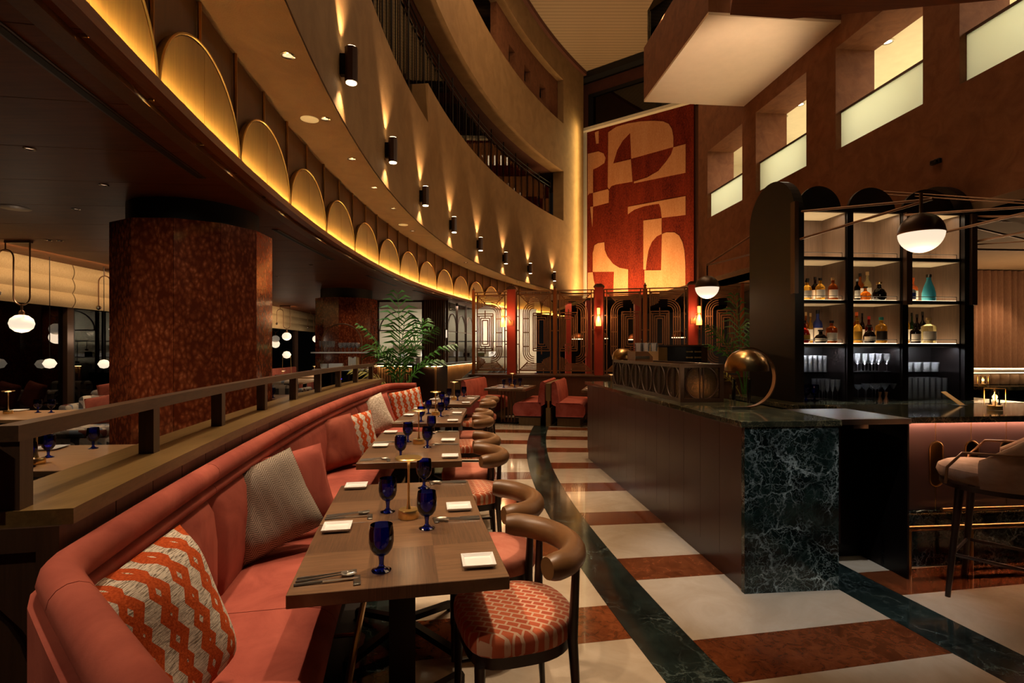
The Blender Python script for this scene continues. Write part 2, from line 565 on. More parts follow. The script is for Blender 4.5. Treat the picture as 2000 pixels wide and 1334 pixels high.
def marble_soft(name, c1, c2, c3, scale, rough, stretch=(1, 1, 1)):
    m = NM(name)
    v = m.coord(stretch)
    n = m.noise(v, scale, 7, 0.68, 1.2)
    n2 = m.noise(v, scale * 0.3, 3, 0.5)
    col = m.ramp(n.outputs['Fac'], [(0.34, lin(c1)), (0.5, lin(c2)), (0.66, lin(c3))])
    col = m.mix(0.25, col, m.ramp(n2.outputs['Fac'], [(0.35, lin(c1)), (0.65, lin(c3))]))
    m.set(col, rough, coat=0.25)
    return m.m
M['cream'] = marble_soft('cream_marble', '#a8957e', '#b3a18b', '#bdac97', 2.6, 0.1)
M['redstone'] = marble_soft('rosso_marble_floor', '#42200f', '#68331a', '#7c4426', 16, 0.12, (1, 1, 1))
def rosso_column():
    m = NM('rosso_marble_column')
    v = m.coord((1, 1, 0.62))
    warp = m.noise(v, 8, 4, 0.6)
    vv = m.n('ShaderNodeVectorMath', operation='MULTIPLY_ADD')
    m.l(warp.outputs['Color'], vv.inputs[0])
    vv.inputs[1].default_value = (0.09,) * 3
    m.l(v, vv.inputs[2])
    vo = m.n('ShaderNodeTexVoronoi')
    vo.inputs['Scale'].default_value = 30
    m.l(vv.outputs[0], vo.inputs['Vector'])
    n = m.noise(v, 6, 6, 0.65)
    f = m.math('ADD', m.math('MULTIPLY', vo.outputs['Distance'], 0.8), m.math('MULTIPLY', n.outputs['Fac'], 0.5))
    col = m.ramp(f, [(0.28, lin('#a05c3a')), (0.50, lin('#7e3f24')), (0.80, lin('#5c2815'))])
    m.set(col, 0.13, coat=0.3)
    return m.m
M['rosso'] = rosso_column()
def table_top():
    # parquet of veneer squares, the grain turned from square to square
    m = NM('parquet_veneer')
    v = m.coord((1, 1, 1))
    ck = m.n('ShaderNodeTexChecker')
    mp = m.n('ShaderNodeMapping')
    mp.inputs['Scale'].default_value = (1 / 0.2417, 1 / 0.349, 0.0)
    mp.inputs['Location'].default_value = (0.5, 0.0, 0.5)
    m.l(v, mp.inputs['Vector'])
    m.l(mp.outputs['Vector'], ck.inputs['Vector'])
    ck.inputs['Scale'].default_value = 1.0
    a = m.noise(m.coord((3, 90, 3)), 2.0, 5, 0.6, 0.3)
    b = m.noise(m.coord((90, 3, 3)), 2.0, 5, 0.6, 0.3)
    ca = m.ramp(a.outputs['Fac'], [(0.3, lin('#543a26')), (0.7, lin('#7e5d40'))])
    cb = m.ramp(b.outputs['Fac'], [(0.3, lin('#463020')), (0.7, lin('#694b32'))])
    m.set(m.mix(ck.outputs['Fac'], ca, cb), 0.36)
    h = m.math('ADD', a.outputs['Fac'], b.outputs['Fac'])
    m.bump(h, 0.1, 0.002)
    return m.m
M['parquet'] = table_top()
def chain_seat():
    # cut velvet: offset blocks joined by links
    m = NM('cut_velvet_blocks')
    tc = m.n('ShaderNodeTexCoord')
    mp = m.n('ShaderNodeMapping')
    mp.inputs['Rotation'].default_value = (0, 0, 0.62)
    m.l(tc.outputs['Object'], mp.inputs['Vector'])
    br = m.n('ShaderNodeTexBrick')
    br.offset = 0.5
    br.inputs['Scale'].default_value = 1.0
    br.inputs['Mortar Size'].default_value = 0.0042
    br.inputs['Brick Width'].default_value = 0.05
    br.inputs['Row Height'].default_value = 0.03
    br.inputs['Color1'].default_value = lin('#a5482a')
    br.inputs['Color2'].default_value = lin('#bb5c36')
    br.inputs['Mortar'].default_value = lin('#c9a184')
    m.l(mp.outputs['Vector'], br.inputs['Vector'])
    m.set(br.outputs['Color'], 0.8, sheen=0.2, spec=0.2)
    m.bump(m.math('SUBTRACT', 1.0, br.outputs['Fac']), 0.5, 0.004)
    return m.m
M['blocks'] = chain_seat()
def lattice_pillow():
    # terracotta chenille lattice with off-white facets
    m = NM('lattice_weave')
    v = m.coord((12.5, 7.4, 1), (0, 0, 0.0))
    sx = m.n('ShaderNodeSeparateXYZ')
    m.l(v, sx.inputs[0])
    x, y = sx.outputs[0], sx.outputs[1]
    # zig-zag vertical bands
    tri = m.math('PINGPONG', y, 0.5)
    xb = m.math('ADD', x, m.math('MULTIPLY', tri, 0.9))
    band1 = m.math('LESS_THAN', m.math('PINGPONG', xb, 0.5), 0.19)
    xc = m.math('SUBTRACT', x, m.math('MULTIPLY', tri, 0.9))
    band2 = m.math('LESS_THAN', m.math('PINGPONG', m.math('ADD', xc, 0.5), 0.5), 0.13)
    band = m.math('MAXIMUM', band1, band2)
    st = m.noise(m.coord((14, 240, 1)), 3, 2)
    off = m.ramp(st.outputs['Fac'], [(0.42, lin('#77685a')), (0.5, lin('#d9cdbd'))])
    ch = m.noise(m.coord((1, 1, 1)), 160, 2)
    org = m.ramp(ch.outputs['Fac'], [(0.3, lin('#a03c14')), (0.7, lin('#cc5a26'))])
    m.set(m.mix(band, off, org), 0.85, spec=0.15)
    m.bump(m.math('ADD', band, m.math('MULTIPLY', ch.outputs['Fac'], 0.4)), 0.4, 0.006)
    return m.m
M['lattice'] = lattice_pillow()
def herring():
    m = NM('herringbone_weave')
    v = m.coord((1, 1, 1))
    sx = m.n('ShaderNodeSeparateXYZ')
    m.l(v, sx.inputs[0])
    zig = m.math('PINGPONG', m.math('MULTIPLY', sx.outputs[0], 1.0), 0.03)
    f = m.math('FRACT', m.math('MULTIPLY', m.math('ADD', sx.outputs[1], zig), 85.0))
    n = m.noise(v, 120, 2)
    f = m.math('ADD', f, m.math('MULTIPLY', n.outputs['Fac'], 0.5))
    m.set(m.ramp(f, [(0.55, lin('#5c4f45')), (0.8, lin('#a8998a'))]), 0.9, spec=0.1)
    m.bump(f, 0.3, 0.002)
    return m.m
M['herring'] = herring()
def boucle():
    m = NM('cream_boucle')
    v = m.coord((1, 1, 1))
    n = m.noise(v, 70, 3)
    m.set(m.ramp(n.outputs['Fac'], [(0.35, lin('#9c8a76')), (0.65, lin('#d8cbba'))]), 0.9, spec=0.1)
    m.bump(n.outputs['Fac'], 0.4, 0.005)
    return m.m
M['boucle'] = boucle()
def mosaic():
    # upholstery print of squares, discs and half discs
    m = NM('mosaic_print')
    v = m.coord((9, 9, 9))
    fl = m.n('ShaderNodeVectorMath', operation='FLOOR')
    m.l(v, fl.inputs[0])
    wn = m.n('ShaderNodeTexWhiteNoise')
    m.l(fl.outputs[0], wn.inputs['Vector'])
    fr = m.n('ShaderNodeVectorMath', operation='FRACTION')
    m.l(v, fr.inputs[0])
    ln = m.n('ShaderNodeVectorMath', operation='LENGTH')
    m.l(fr.outputs[0], ln.inputs[0])
    disc = m.math('LESS_THAN', ln.outputs['Value'], 0.95)
    pal = [(0.0, lin('#b9aa98')), (0.3, lin('#8b8078')), (0.5, lin('#c6b8a4')), (0.68, lin('#4a4644')), (0.8, lin('#6a3a30')), (0.9, lin('#7c8490'))]
    c1 = m.ramp(wn.outputs['Value'], pal, 'CONSTANT')
    w2 = m.math('FRACT', m.math('MULTIPLY', wn.outputs['Value'], 7.3))
    c2 = m.ramp(w2, pal, 'CONSTANT')
    m.set(m.mix(disc, c1, c2), 0.85, spec=0.1)
    return m.m
M['mosaic'] = mosaic()
def linen(name, c1, c2):
    m = NM(name)
    n = m.noise(m.coord((60, 60, 6)), 3, 3)
    m.set(m.ramp(n.outputs['Fac'], [(0.3, lin(c1)), (0.7, lin(c2))]), 0.85, spec=0.1)
    m.bump(n.outputs['Fac'], 0.2, 0.004)
    return m.m
M['linen'] = linen('linen_blind', '#b49a72', '#cdb48c')
M['curtain'] = linen('rose_curtain', '#8a6450', '#a37c62')
def painted(name, c1, c2, c3):
    m = NM(name)
    n = m.noise(m.coord((9, 9, 4)), 3.5, 8, 0.75)
    n2 = m.noise(m.coord((3, 3, 0.6)), 1.0, 3, 0.6)
    c = m.ramp(n.outputs['Fac'], [(0.35, lin(c1)), (0.52, lin(c2)), (0.7, lin(c3))])
    c = m.mix(0.3, c, m.ramp(n2.outputs['Fac'], [(0.3, lin(c1)), (0.7, lin(c3))]))
    m.set(c, 0.85, spec=0.1)
    return m.m
M['mural_dark'] = painted('mural_red', '#240704', '#6a1f10', '#8e351c')
M['mural_light'] = painted('mural_ochre', '#a86a42', '#bb8054', '#c79468')
def slatted():
    m = NM('slatted_ceiling')
    wv = m.n('ShaderNodeTexWave', wave_type='BANDS', bands_direction='Y')
    wv.inputs['Scale'].default_value = 1.7
    m.l(m.coord((1, 1, 1)), wv.inputs['Vector'])
    m.set(m.ramp(wv.outputs['Fac'], [(0.35, lin('#9a8262')), (0.55, lin('#ac9270'))]), 0.6)
    return m.m
M['slats'] = slatted()
def bubble():
    m = NM('bubble_glass')
    v = m.coord((1, 1, 1))
    n = m.noise(v, 70, 2)
    m.set(lin('#5c4834'), 0.10, trans=0.7, ior=1.3)
    m.bump(n.outputs['Fac'], 0.8, 0.01)
    return m.m
M['bubble'] = bubble()
M['bronze_panel'] = wood('bronze_veneer', '#7a5c30', '#9a7842', 0.38, 2, 0.8, bump=0.04)
M['frieze_back'] = wood('frieze_veneer', '#5c3c1c', '#704a24', 0.5, 2, 0.8, bump=0.04)
M['flute'] = wood('fluted_oak', '#4a3018', '#6a4826', 0.5, 2)
# ---------------------------------------------------------------- floor with laid marble
fl = struct(MB().box(-11, 13, -2.5, 27, -0.12, -0.006).build('floor', M['soil'], smooth=False))
def tile(r0, r1, a0, a1, mat):
    g = 0.0009
    b = MB().polar(r0 + 0.0012, r1 - 0.0012, a0 + g / 24, a1 - g / 24, -0.03, 0.0, 3)
    b.build('floor_tile', mat, fl, smooth=False)
def ring(r0, r1, start, red, pitch, k0, k1):
    for k in range(k0, k1):
        a = start + k * pitch
        tile(r0, r1, a, a + red, M['redstone'])
        tile(r0, r1, a + red, a + pitch, M['cream'])
ring(24.79, 26.0, -0.0433, 0.0148, 0.0465, -5, 4)
ring(23.29, 24.49, -0.1111, 0.0148, 0.0448, -4, 6)
ring(21.4, 22.97, -0.1757, 0.0146, 0.0448, -2, 2)
for k in range(12):
    tile(24.49, 24.79, -0.275 + k * 0.0383, -0.275 + (k + 1) * 0.0383, M['green_floor'])
for k in range(8):
    tile(22.97, 23.29, -0.275 + k * 0.0383, -0.275 + (k + 1) * 0.0383, M['green_floor'])
for k in range(9):
    tile(26.0, 26.22, -0.275 + k * 0.0383, -0.275 + (k + 1) * 0.0383, M['green_floor'])
for i in range(4):
    for j in range(5):
        x0, y0 = -2.2 + i * 1.55, 11.62 + j * 1.4
        MB().box(x0, x0 + 1.545, y0, y0 + 1.395, -0.03, -0.002).build('floor_tile', M['cream'] if (i + j) % 2 else M['redstone'], fl, smooth=False)

# ---------------------------------------------------------------- low timber ceiling on the left
clg = struct(MB().polar(27.40, 35.1, -0.32, 0.62, 2.862, 2.95, 24).build('ceiling_low', M['dark_wall'], smooth=False))
k = 0
a = -0.32
while a < 0.6:
    MB().polar(27.24, 35.0, a + 0.0001, a + 0.0265, 2.83, 2.86, 3).build('ceiling_panel', M['ceil_wood'], clg, smooth=False)
    a += 0.0266
lip = MB().polar(27.16, 27.19, -0.32, 0.60, 2.80, 2.858, 90)
lip.polar(27.19, 27.235, -0.32, 0.60, 2.80, 2.828, 90)
struct(lip.build('trim_1', M['lip_wood']))
led = MB().polar(27.191, 27.194, -0.32, 0.58, 2.838, 2.857, 90)
struct(led.build('trim_2', M['led']))

# ---------------------------------------------------------------- frieze of arches
fz = struct(MB().polar(27.30, 27.40, -0.32, 0.60, 2.80, 3.76, 90).build('wall_frieze', M['frieze_back']))
RA = 27.25
def aloc(s, z, d=0.0):
    t = s / RA
    return Vector(((RA - (RA - d) * math.cos(t)), (RA - d) * math.sin(t), z))
def half_panel(sign):
    n = 12
    b = MB()
    fr, bk = [], []
    for i in range(n + 1):
        s = 0.003 + 0.587 * math.sin(PI / 2 * i / n)
        zt = 2.89 + 0.53 * math.sqrt(max(0, 1 - (s / 0.592) ** 2))
        row = []
        for d in (0.0, -0.045):
            row.append((b.bm.verts.new(aloc(sign * s, 2.815, d)), b.bm.verts.new(aloc(sign * s, max(zt, 2.87), d))))
        fr.append(row[0]); bk.append(row[1])
    for i in range(n):
        b.bm.faces.new([fr[i][0], fr[i + 1][0], fr[i + 1][1], fr[i][1]])
        b.bm.faces.new([fr[i][1], fr[i + 1][1], bk[i + 1][1], bk[i][1]])
    b.bm.faces.new([fr[0][0], fr[0][1], bk[0][1], bk[0][0]])
    return b.mesh('arch_panel', M['bronze_panel'])
hp = [half_panel(-1), half_panel(1)]
rim = MB().tube([aloc(0.594 * math.cos(t), 2.9 + 0.536 * math.sin(t), 0.004) for t in [PI * i / 28 for i in range(29)]], 0.008, 6).mesh('arch_rim', M['brass'])
rib_s = MB().tube([aloc(0.604, 2.82, -0.03), aloc(0.604, 3.745, -0.03)], 0.014, 6).mesh('rib', M['brass_dark'])
rib_c = MB().tube([aloc(0, 3.42, -0.03), aloc(0, 3.745, -0.03)], 0.013, 6).mesh('rib', M['brass_dark'])
for k in range(-6, 13):
    a = -0.0082 + 0.0444 * k
    L = P(RA, a)
    for me, nm in ((hp[0], 'arch_panel'), (hp[1], 'arch_panel'), (rim, 'arch_rim'), (rib_s, 'rib'), (rib_c, 'rib')):
        put(me, nm, fz, L, -a)

# ---------------------------------------------------------------- soffit and tall curved wall
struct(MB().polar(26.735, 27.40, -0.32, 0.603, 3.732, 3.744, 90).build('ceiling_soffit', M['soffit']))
us = sorted(set([round(-0.32 + i * 0.0213, 4) for i in range(43)] + [0.106, 0.535, 0.603]))
us = [u for u in us if u <= 0.603]
zs = [3.746, 5.78, 6.52, 8.45, 10.3, 12.0, 12.95]
def solid(i, j):
    a = (us[i] + us[i + 1]) / 2
    if j in (0, 3, 5): return True
    if j == 1: return a > 0.106
    return a > 0.535
struct(MB().gridwall(us, zs, solid, lambda u, k, z: P(26.73 + 0.45 * k, u, z)).build('wall_curved', M['stucco']))
us2 = [0.3366, 0.375, 0.395, 0.425, 0.445, 0.475, 0.495, 0.536]
zs2 = [10.25, 10.72, 11.28, 12.05]
struct(MB().gridwall(us2, zs2, lambda i, j: not (j == 1 and i in (1, 3, 5)), lambda u, k, z: P(26.98 + 0.2 * k, u, z)).build('wall_recess', M['orange']))
struct(MB().polar(29.6, 29.7, -0.32, 0.62, 5.6, 9.0, 50).build('wall_corridor', M['brown_wall']))
struct(MB().polar(27.1, 29.65, -0.32, 0.62, 5.66, 5.76, 50).build('floor_corridor', M['dark_wall']))
struct(MB().polar(27.18, 29.65, -0.32, 0.62, 8.46, 8.56, 50).build('ceiling_corridor', M['brown_wall']))
struct(MB().polar(28.4, 28.5, -0.32, 0.62, 10.0, 12.4, 50).build('wall_gallery', M['black_matt']))
struct(MB().polar(26.6, 27.3, -0.32, 0.62, 12.95, 13.1, 90).build('trim_3', M['brown_wall']))
struct(MB().box(-5, 14, -3, 27, 13.12, 13.3).build('ceiling_high', M['slats'], smooth=False))

# ---------------------------------------------------------------- far wall with the mural
MD = Vector((0.799, -0.601, 0))
MN = Vector((-0.601, -0.799, 0))
M0 = Vector((3.2, 22.8, 0))
def MW(s, z, d=0.0):
    return M0 + MD * s + MN * d + Vector((0, 0, z))
def mural_sz(u, v):
    m = (u - U0) / F_PX
    s = (m * M0.y - M0.x) / (MD.x - m * MD.y)
    y = M0.y + MD.y * s
    return s, H_EYE + (V0 - v) * y / F_PX
def slab(b, s0, s1, z0, z1, d0, d1):
    return b.extrude([MW(s0, z0, d0), MW(s1, z0, d0), MW(s1, z1, d0), MW(s0, z1, d0)], MN * (d1 - d0))
struct(slab(MB(), -0.5, 10, 3.2, 13.1, -0.5, -0.16).build('wall_far', M['brown_wall'], smooth=False))
struct(slab(MB(), -1.5, 10, 0, 3.2, -0.5, -0.3).build('wall_back', M['dark_wall'], smooth=False))
struct(slab(MB(), -0.6, 7, 2.95, 3.45, -0.3, 2.2).build('trim_4', M['dark_wall'], smooth=False))
mural = slab(MB(), -0.02, 4.5, 3.45, 10.72, -0.10, 0.0).build('mural', M['mural_dark'], smooth=False)
tag(mural, 'tall abstract mural of dark red and ochre shapes on far wall', 'mural')
CR = [
 [(280,250),(330,215),(400,195),(480,182),(560,178),(620,182),(655,197),(675,230),(684,280),(684,340),(423,413),(416,252),(370,300),(335,360),(310,443),(420,417),(430,555),(330,572),(300,582),(285,602),(277,590)],
 [(684,343),(760,322),(760,500),(440,565),(440,555),(520,530),(590,490),(640,430),(670,385)],
 [(153,383),(220,368),(250,380),(263,408),(255,440),(220,463),(185,480),(185,624),(163,628),(153,640)],
 [(185,626),(277,602),(284,612),(282,686),(187,711)],
 [(168,712),(185,710),(181,835)],
 [(197,250),(220,240),(220,318),(205,320)],
 [(402,712),(760,645),(760,762),(612,780),(605,720),(595,692),(560,697),(500,708),(440,730),(402,757)],
 [(498,797),(611,782),(611,880),(580,895),(550,930),(530,980),(518,1050),(512,1103),(498,1100)],
 [(613,880),(640,870),(690,870),(720,890),(740,930),(752,980),(758,1060),(760,1290),(505,1290),(505,1106),(608,1105)],
 [(184,1115),(184,1000),(195,950),(215,938),(255,932),(258,980),(275,1020),(310,1065),(350,1090),(403,1100),(403,1290),(310,1290),(316,1114)],
 [(153,1120),(183,1118),(190,1170),(205,1215),(205,1290),(153,1290)]]
for c in CR:
    pts = []
    for x, y in c:
        s, z = mural_sz(1100 + x * 0.3148, 180 + y * 0.3148)
        pts.append(MW(max(s, 0.0), z, 0.0))
    MB().extrude(pts, MN * 0.012).build('painted_shape', M['mural_light'], mural, smooth=False)
struct(slab(MB(), -0.2, 4.6, 10.72, 10.84, -0.16, 0.22).build('trim_5', M['cream_paint'], smooth=False))
struct(slab(MB(), -0.2, -0.03, 3.45, 10.72, -0.16, 0.06).build('trim_6', M['cream_paint'], smooth=False))
lamp('AREA', 'mural_uplight', MW(2.1, 3.5, 1.15), MW(2.1, 8.4, -0.35), 300, (1.0, 0.62, 0.28), 4.2, sy=0.15)
lamp('AREA', 'mural_edge_light', MW(0.40, 7.2, 0.95), P(26.73, 0.575, 7.2), 75, (1.0, 0.78, 0.34), 0.1, sy=7.0)
# window above the mural
wf = struct(slab(MB(), 0.15, 3.6, 10.95, 12.3, -0.18, -0.14).build('window_4', M['pane'], smooth=False))
for s0, s1, z0, z1 in ((0.0, 3.75, 10.86, 11.02), (0.0, 3.75, 12.2, 12.34), (0.0, 0.2, 11.02, 12.2), (3.0, 3.18, 11.02, 12.2)):
    slab(MB(), s0, s1, z0, z1, -0.2, -0.08).build('window_frame', M['black_matt'], wf, smooth=False)
struct(slab(MB(), -0.4, 8, 12.85, 13.1, -0.16, 0.35).build('trim_7', M['black_matt'], smooth=False))

# ---------------------------------------------------------------- right-hand wall with lit openings
W0 = Vector((5.2275, 0, 0))
def RW(x, y, z=0.0):
    return W0 + EX * x + EY * y + Vector((0, 0, z))
opens = [(10.03, 11.44), (8.17, 9.57), (6.11, 7.53), (4.1, 5.66), (2.2, 3.65)]
uw = sorted([-1.5, 11.88] + [x for o in opens for x in o])
zw = [2.9, 4.28, 5.70, 12.9]
def wsolid(i, j):
    c = (uw[i] + uw[i + 1]) / 2
    return not (j == 1 and any(p < c < q for p, q in opens))
struct(MB().gridwall(uw, zw, wsolid, lambda u, k, z: RW(0.58 * k, u, z)).build('wall_right', M['orange'], smooth=False))
def rbox(x0, x1, y0, y1, z0, z1, bev=0):
    return MB().extrude([RW(x0, y0, z0), RW(x1, y0, z0), RW(x1, y1, z0), RW(x0, y1, z0)], (0, 0, z1 - z0))
struct(rbox(0.585, 4.6, -1.5, 13, 4.1, 4.2).build('floor_gallery', M['cream_paint'], smooth=False))
gc = struct(rbox(0.585, 4.6, -1.5, 13, 5.98, 6.1).build('ceiling_gallery', M['cream_paint'], smooth=False))
struct(rbox(4.6, 4.7, -1.5, 13, 4.1, 6.1).build('wall_gallery_back', M['cream_paint'], smooth=False))
struct(rbox(0.585, 4.6, 13, 13.1, 4.1, 6.1).build('wall_gallery_end', M['cream_paint'], smooth=False))
for x in (2.1, 2.3, 2.55):
    rbox(x, x + 0.09, -1.5, 13, 5.9, 5.98).build('ceiling_moulding', M['cream_paint'], gc, smooth=False)
for i, (y0, y1) in enumerate(opens):
    t = thing('balustrade', ['frosted glass balustrade in the lit opening nearest the mural', 'frosted glass balustrade in the second lit opening from the mural', 'frosted glass balustrade in the wide lit opening above the bar shelves', 'frosted glass balustrade in the lit opening at right edge', 'frosted glass balustrade in the last lit opening beyond the right edge'][i], 'balustrade', group='frosted balustrades in the right-hand wall')
    rbox(0.08, 0.10, y0 + 0.003, y1 - 0.003, 4.282, 4.80).build('glass_panel', M['frosted'], t, smooth=False)
    rbox(0.07, 0.11, y0 + 0.003, y1 - 0.003, 4.80, 4.83).build('rail', M['bronze_dark'], t, smooth=False)
for y in (10.5, 7.6, 4.2):
    lamp('AREA', 'gallery_light', RW(2.0, y, 5.85), RW(2.0, y, 4), 130, (1.0, 0.91, 0.72), 1.6, sy=1.6)
def downlight(p, label, r=0.045, mat='lens', group='ceiling downlights'):
    t = thing('downlight', label, 'downlight', p, 0, group)
    MB().lathe([(r, 0.012), (r * 1.35, 0.004), (r * 1.35, -0.004), (r * 0.95, -0.006), (r * 0.9, 0.002)], 18).build('ring', M['chrome'], t)
    MB().lathe([(0, 0.001), (r * 0.92, 0.001), (r * 0.92, 0.008), (0, 0.008)], 18).build('lens', M[mat], t)
    return t
for u, v, s in ((1733, 82, 'seen through the wide lit opening'), (1530, 228, 'lower of two through the second lit opening'), (1563, 204, 'upper of two through the second lit opening')):
    downlight(at(u, v, 5.97), 'bright round downlight in the gallery ceiling ' + s, 0.06)
# balcony that juts out of the wall
bal = struct(rbox(-1.9, -0.002, 7.42, 9.97, 6.03, 6.97).build('wall_balcony', M['orange'], smooth=False))
rbox(-1.899, -0.003, 7.421, 9.969, 5.99, 6.03).build('soffit_board', M['paint_white'], bal, smooth=False)
gl = rbox(-1.86, -1.84, 7.45, 9.9, 6.975, 7.6).build('glass_balustrade', M['rail_glass'], smooth=False)
tag(gl, 'clear glass balustrade on top of the jutting balcony', 'balustrade')
lamp('SPOT', 'balcony_fill_spot', B(2.2, 2.5, 2.93), (3.3, 8.4, 6), 1000, (1.0, 0.74, 0.52), 0.1, 42, 0.9)  # added spots, hidden behind the crest, brighten the balcony underside
lamp('SPOT', 'balcony_fill_spot', B(3.0, 2.5, 2.93), (3.6, 8.6, 6), 600, (1.0, 0.74, 0.52), 0.1, 42, 0.9)
# timber canopy hung in front of the wall
struct(MB().prism([(1.954, 4.817), (2.526, 4.876), (4.74, 4.52), (4.9, 2.4), (1.2, 2.4)], 4.5, 4.78).build('ceiling_canopy', M['ceil_wood'], smooth=False))
lamp('AREA', 'high_ceiling_fill', (3.2, 8.7, 7.1), (2.2, 10.0, 13), 330, WARM2, 1.2)  # added fill behind the parapet that lightens the high ceiling
# low ceiling right of the wall
struct(rbox(0.0, 8.0, 2.0, 14.2, 2.9, 3.0).build('ceiling_right', M['ceil_beige'], smooth=False))

# ---------------------------------------------------------------- marble columns
def column(cx, cy, label, r=0.66, top=2.62):
    t = thing('column', label, 'column', (cx, cy, 0))
    base = math.atan2(-cy, -cx) + 0.02
    MB().lathe([(0, 0), (r - 0.05, 0), (r - 0.05, top - 0.01), (0, top - 0.01)], 12).build('core', M['black_matt'], t, smooth=False)
    MB().lathe([(r - 0.1, top - 0.02), (r - 0.1, 2.83)], 24).build('neck', M['black_matt'], t)
    ap = r
    hw = ap * math.tan(PI / 12) - 0.0015
    for k in range(12):
        an = base + k * PI / 6
        n = Vector((math.cos(an), math.sin(an), 0))
        d = Vector((-n.y, n.x, 0))
        p0 = n * ap
        q = [p0 - d * hw, p0 + d * hw, p0 + d * (hw - 0.012) - n * 0.045, p0 - d * (hw - 0.012) - n * 0.045]
        MB().extrude(q, (0, 0, top)).build('marble_panel', M['rosso'], t, smooth=False)
    return t
column(-3.07, 5.22, 'big faceted red marble column behind the handrail')
column(-3.72, 12.1, 'smaller looking faceted red marble column behind the glass shelf')

# ---------------------------------------------------------------- window front on the far left
def wx(y): return -6.6 - 0.045 * y
ys = [3.4, 5.9, 8.45, 11.0, 13.5, 16.0, 18.5, 21.0, 23.5]
for i in range(len(ys) - 1):
    y0, y1 = ys[i], ys[i + 1]
    g = MB().extrude([(wx(y0) - 0.02, y0 + 0.06, 0.1), (wx(y1) - 0.02, y1 - 0.06, 0.1), (wx(y1) - 0.04, y1 - 0.06, 0.1), (wx(y0) - 0.04, y0 + 0.06, 0.1)], (0, 0, 2.725)).build('window_%d' % (i + 10), M['pane'], smooth=False)
    struct(g)
    MB().box(wx(y0) - 0.09, wx(y0) + 0.05, y0 - 0.07, y0 + 0.05, 0, 2.83).build('window_frame', M['bronze_dark'], g, smooth=False)
    MB().box(wx(y0) - 0.05, wx(y0) + 0.02, y0 + 0.05, y0 + 0.11, 0, 2.83).build('window_frame', M['black_matt'], g, smooth=False)
    MB().extrude([(wx(y0) - 0.08, y0 + 0.05, 0), (wx(y1) - 0.08, y1 - 0.07, 0), (wx(y1) + 0.03, y1 - 0.07, 0), (wx(y0) + 0.03, y0 + 0.05, 0)], (0, 0, 0.1)).build('window_sill', M['bronze_dark'], g, smooth=False)
    if i > 0:
        prof = []
        for j in range(25):
            z = 2.828 - 0.67 * j / 24
            ph = (j % 8) / 8
            prof.append((0.02 + 0.05 * math.sin(PI * ph) * (0.5 + 0.5 * j / 24), z))
        prof = prof + [(d - 0.012, z) for d, z in reversed(prof)]
        nx = Vector((1, 0.045, 0)).normalized()
        b = MB().sweep([((wx(y0) + 0.06, y0 + 0.0, 0), (nx.x, nx.y)), ((wx(y1) + 0.06, y1 - 0.02, 0), (nx.x, nx.y))], prof).build('roman_blind', M['linen'])
        tag(b, ['', 'gathered linen blind at the left edge above the nearest window', 'gathered linen blind running into the big marble column', 'gathered linen blind hidden behind the big marble column', 'gathered linen blind emerging right of the big column', 'gathered linen blind above the middle pendant globe', 'gathered linen blind nearest the far marble column', 'last gathered linen blind behind the far column'][i], 'blind', 'linen blinds along the window front')
lamp('AREA', 'blind_light', (-6.3, 9.0, 2.80), (-6.95, 9.0, 2.2), 30, WARM, 6.0, sy=0.1)
lamp('AREA', 'blind_light', (-6.6, 16.5, 2.80), (-7.3, 16.5, 2.2), 60, WARM, 0.1, sy=9.0)
# ---------------------------------------------------------------- divider wall, handrail
A_N, A_F = -0.2238, 0.004
dv = struct(MB().polar(26.83, 27.03, A_N + 0.0012, A_F, 0.0, 1.06, 24).build('wall_divider', M['oak_v']))
MB().polar(26.775, 27.06, A_N, A_F + 0.001, 1.06, 1.10, 40).build('ledge', M['oak_top'], dv)
k = 0
a = A_N + 0.0008
while a < A_F - 0.002:
    a1 = min(a + 0.0093, A_F)
    MB().polar(26.80, 26.83, a + 0.0001, a1 - 0.00008, 0.6, 1.06, 2).build('fascia_panel', M['oak_v'], dv, smooth=False)
    a = a1
# end panel with arched mouldings, facing the camera
fr = Matrix.Translation(P(26.8, A_N)) @ Matrix.Rotation(-A_N, 4, 'Z')
def E_(x, z, y=-0.03): return fr @ Vector((-x, y, z))
MB().extrude([E_(0.0, 0, 0.03), E_(0.9, 0, 0.03), E_(0.9, 1.06, 0.03), E_(0.0, 1.06, 0.03)], (fr.to_3x3() @ Vector((0, -0.03, 0)))).build('end_panel', M['oak_v'], dv, smooth=False)
MB().extrude([E_(0.25, 1.06, 0.03), E_(0.9, 1.06, 0.03), E_(0.9, 1.10, 0.03), E_(0.25, 1.10, 0.03)], (fr.to_3x3() @ Vector((0, -0.06, 0)))).build('end_capping', M['oak_top'], dv, smooth=False)
MB().extrude([E_(0.0, 1.0, 0.0), E_(0.9, 1.0, 0.0), E_(0.9, 1.06, 0.0), E_(0.0, 1.06, 0.0)], (fr.to_3x3() @ Vector((0, -0.012, 0)))).build('end_moulding', M['oak_v'], dv, smooth=False)
MB().extrude([E_(0.0, 0.0, 0.0), E_(0.05, 0.0, 0.0), E_(0.05, 1.0, 0.0), E_(0.0, 1.0, 0.0)], (fr.to_3x3() @ Vector((0, -0.012, 0)))).build('end_moulding', M['oak_v'], dv, smooth=False)
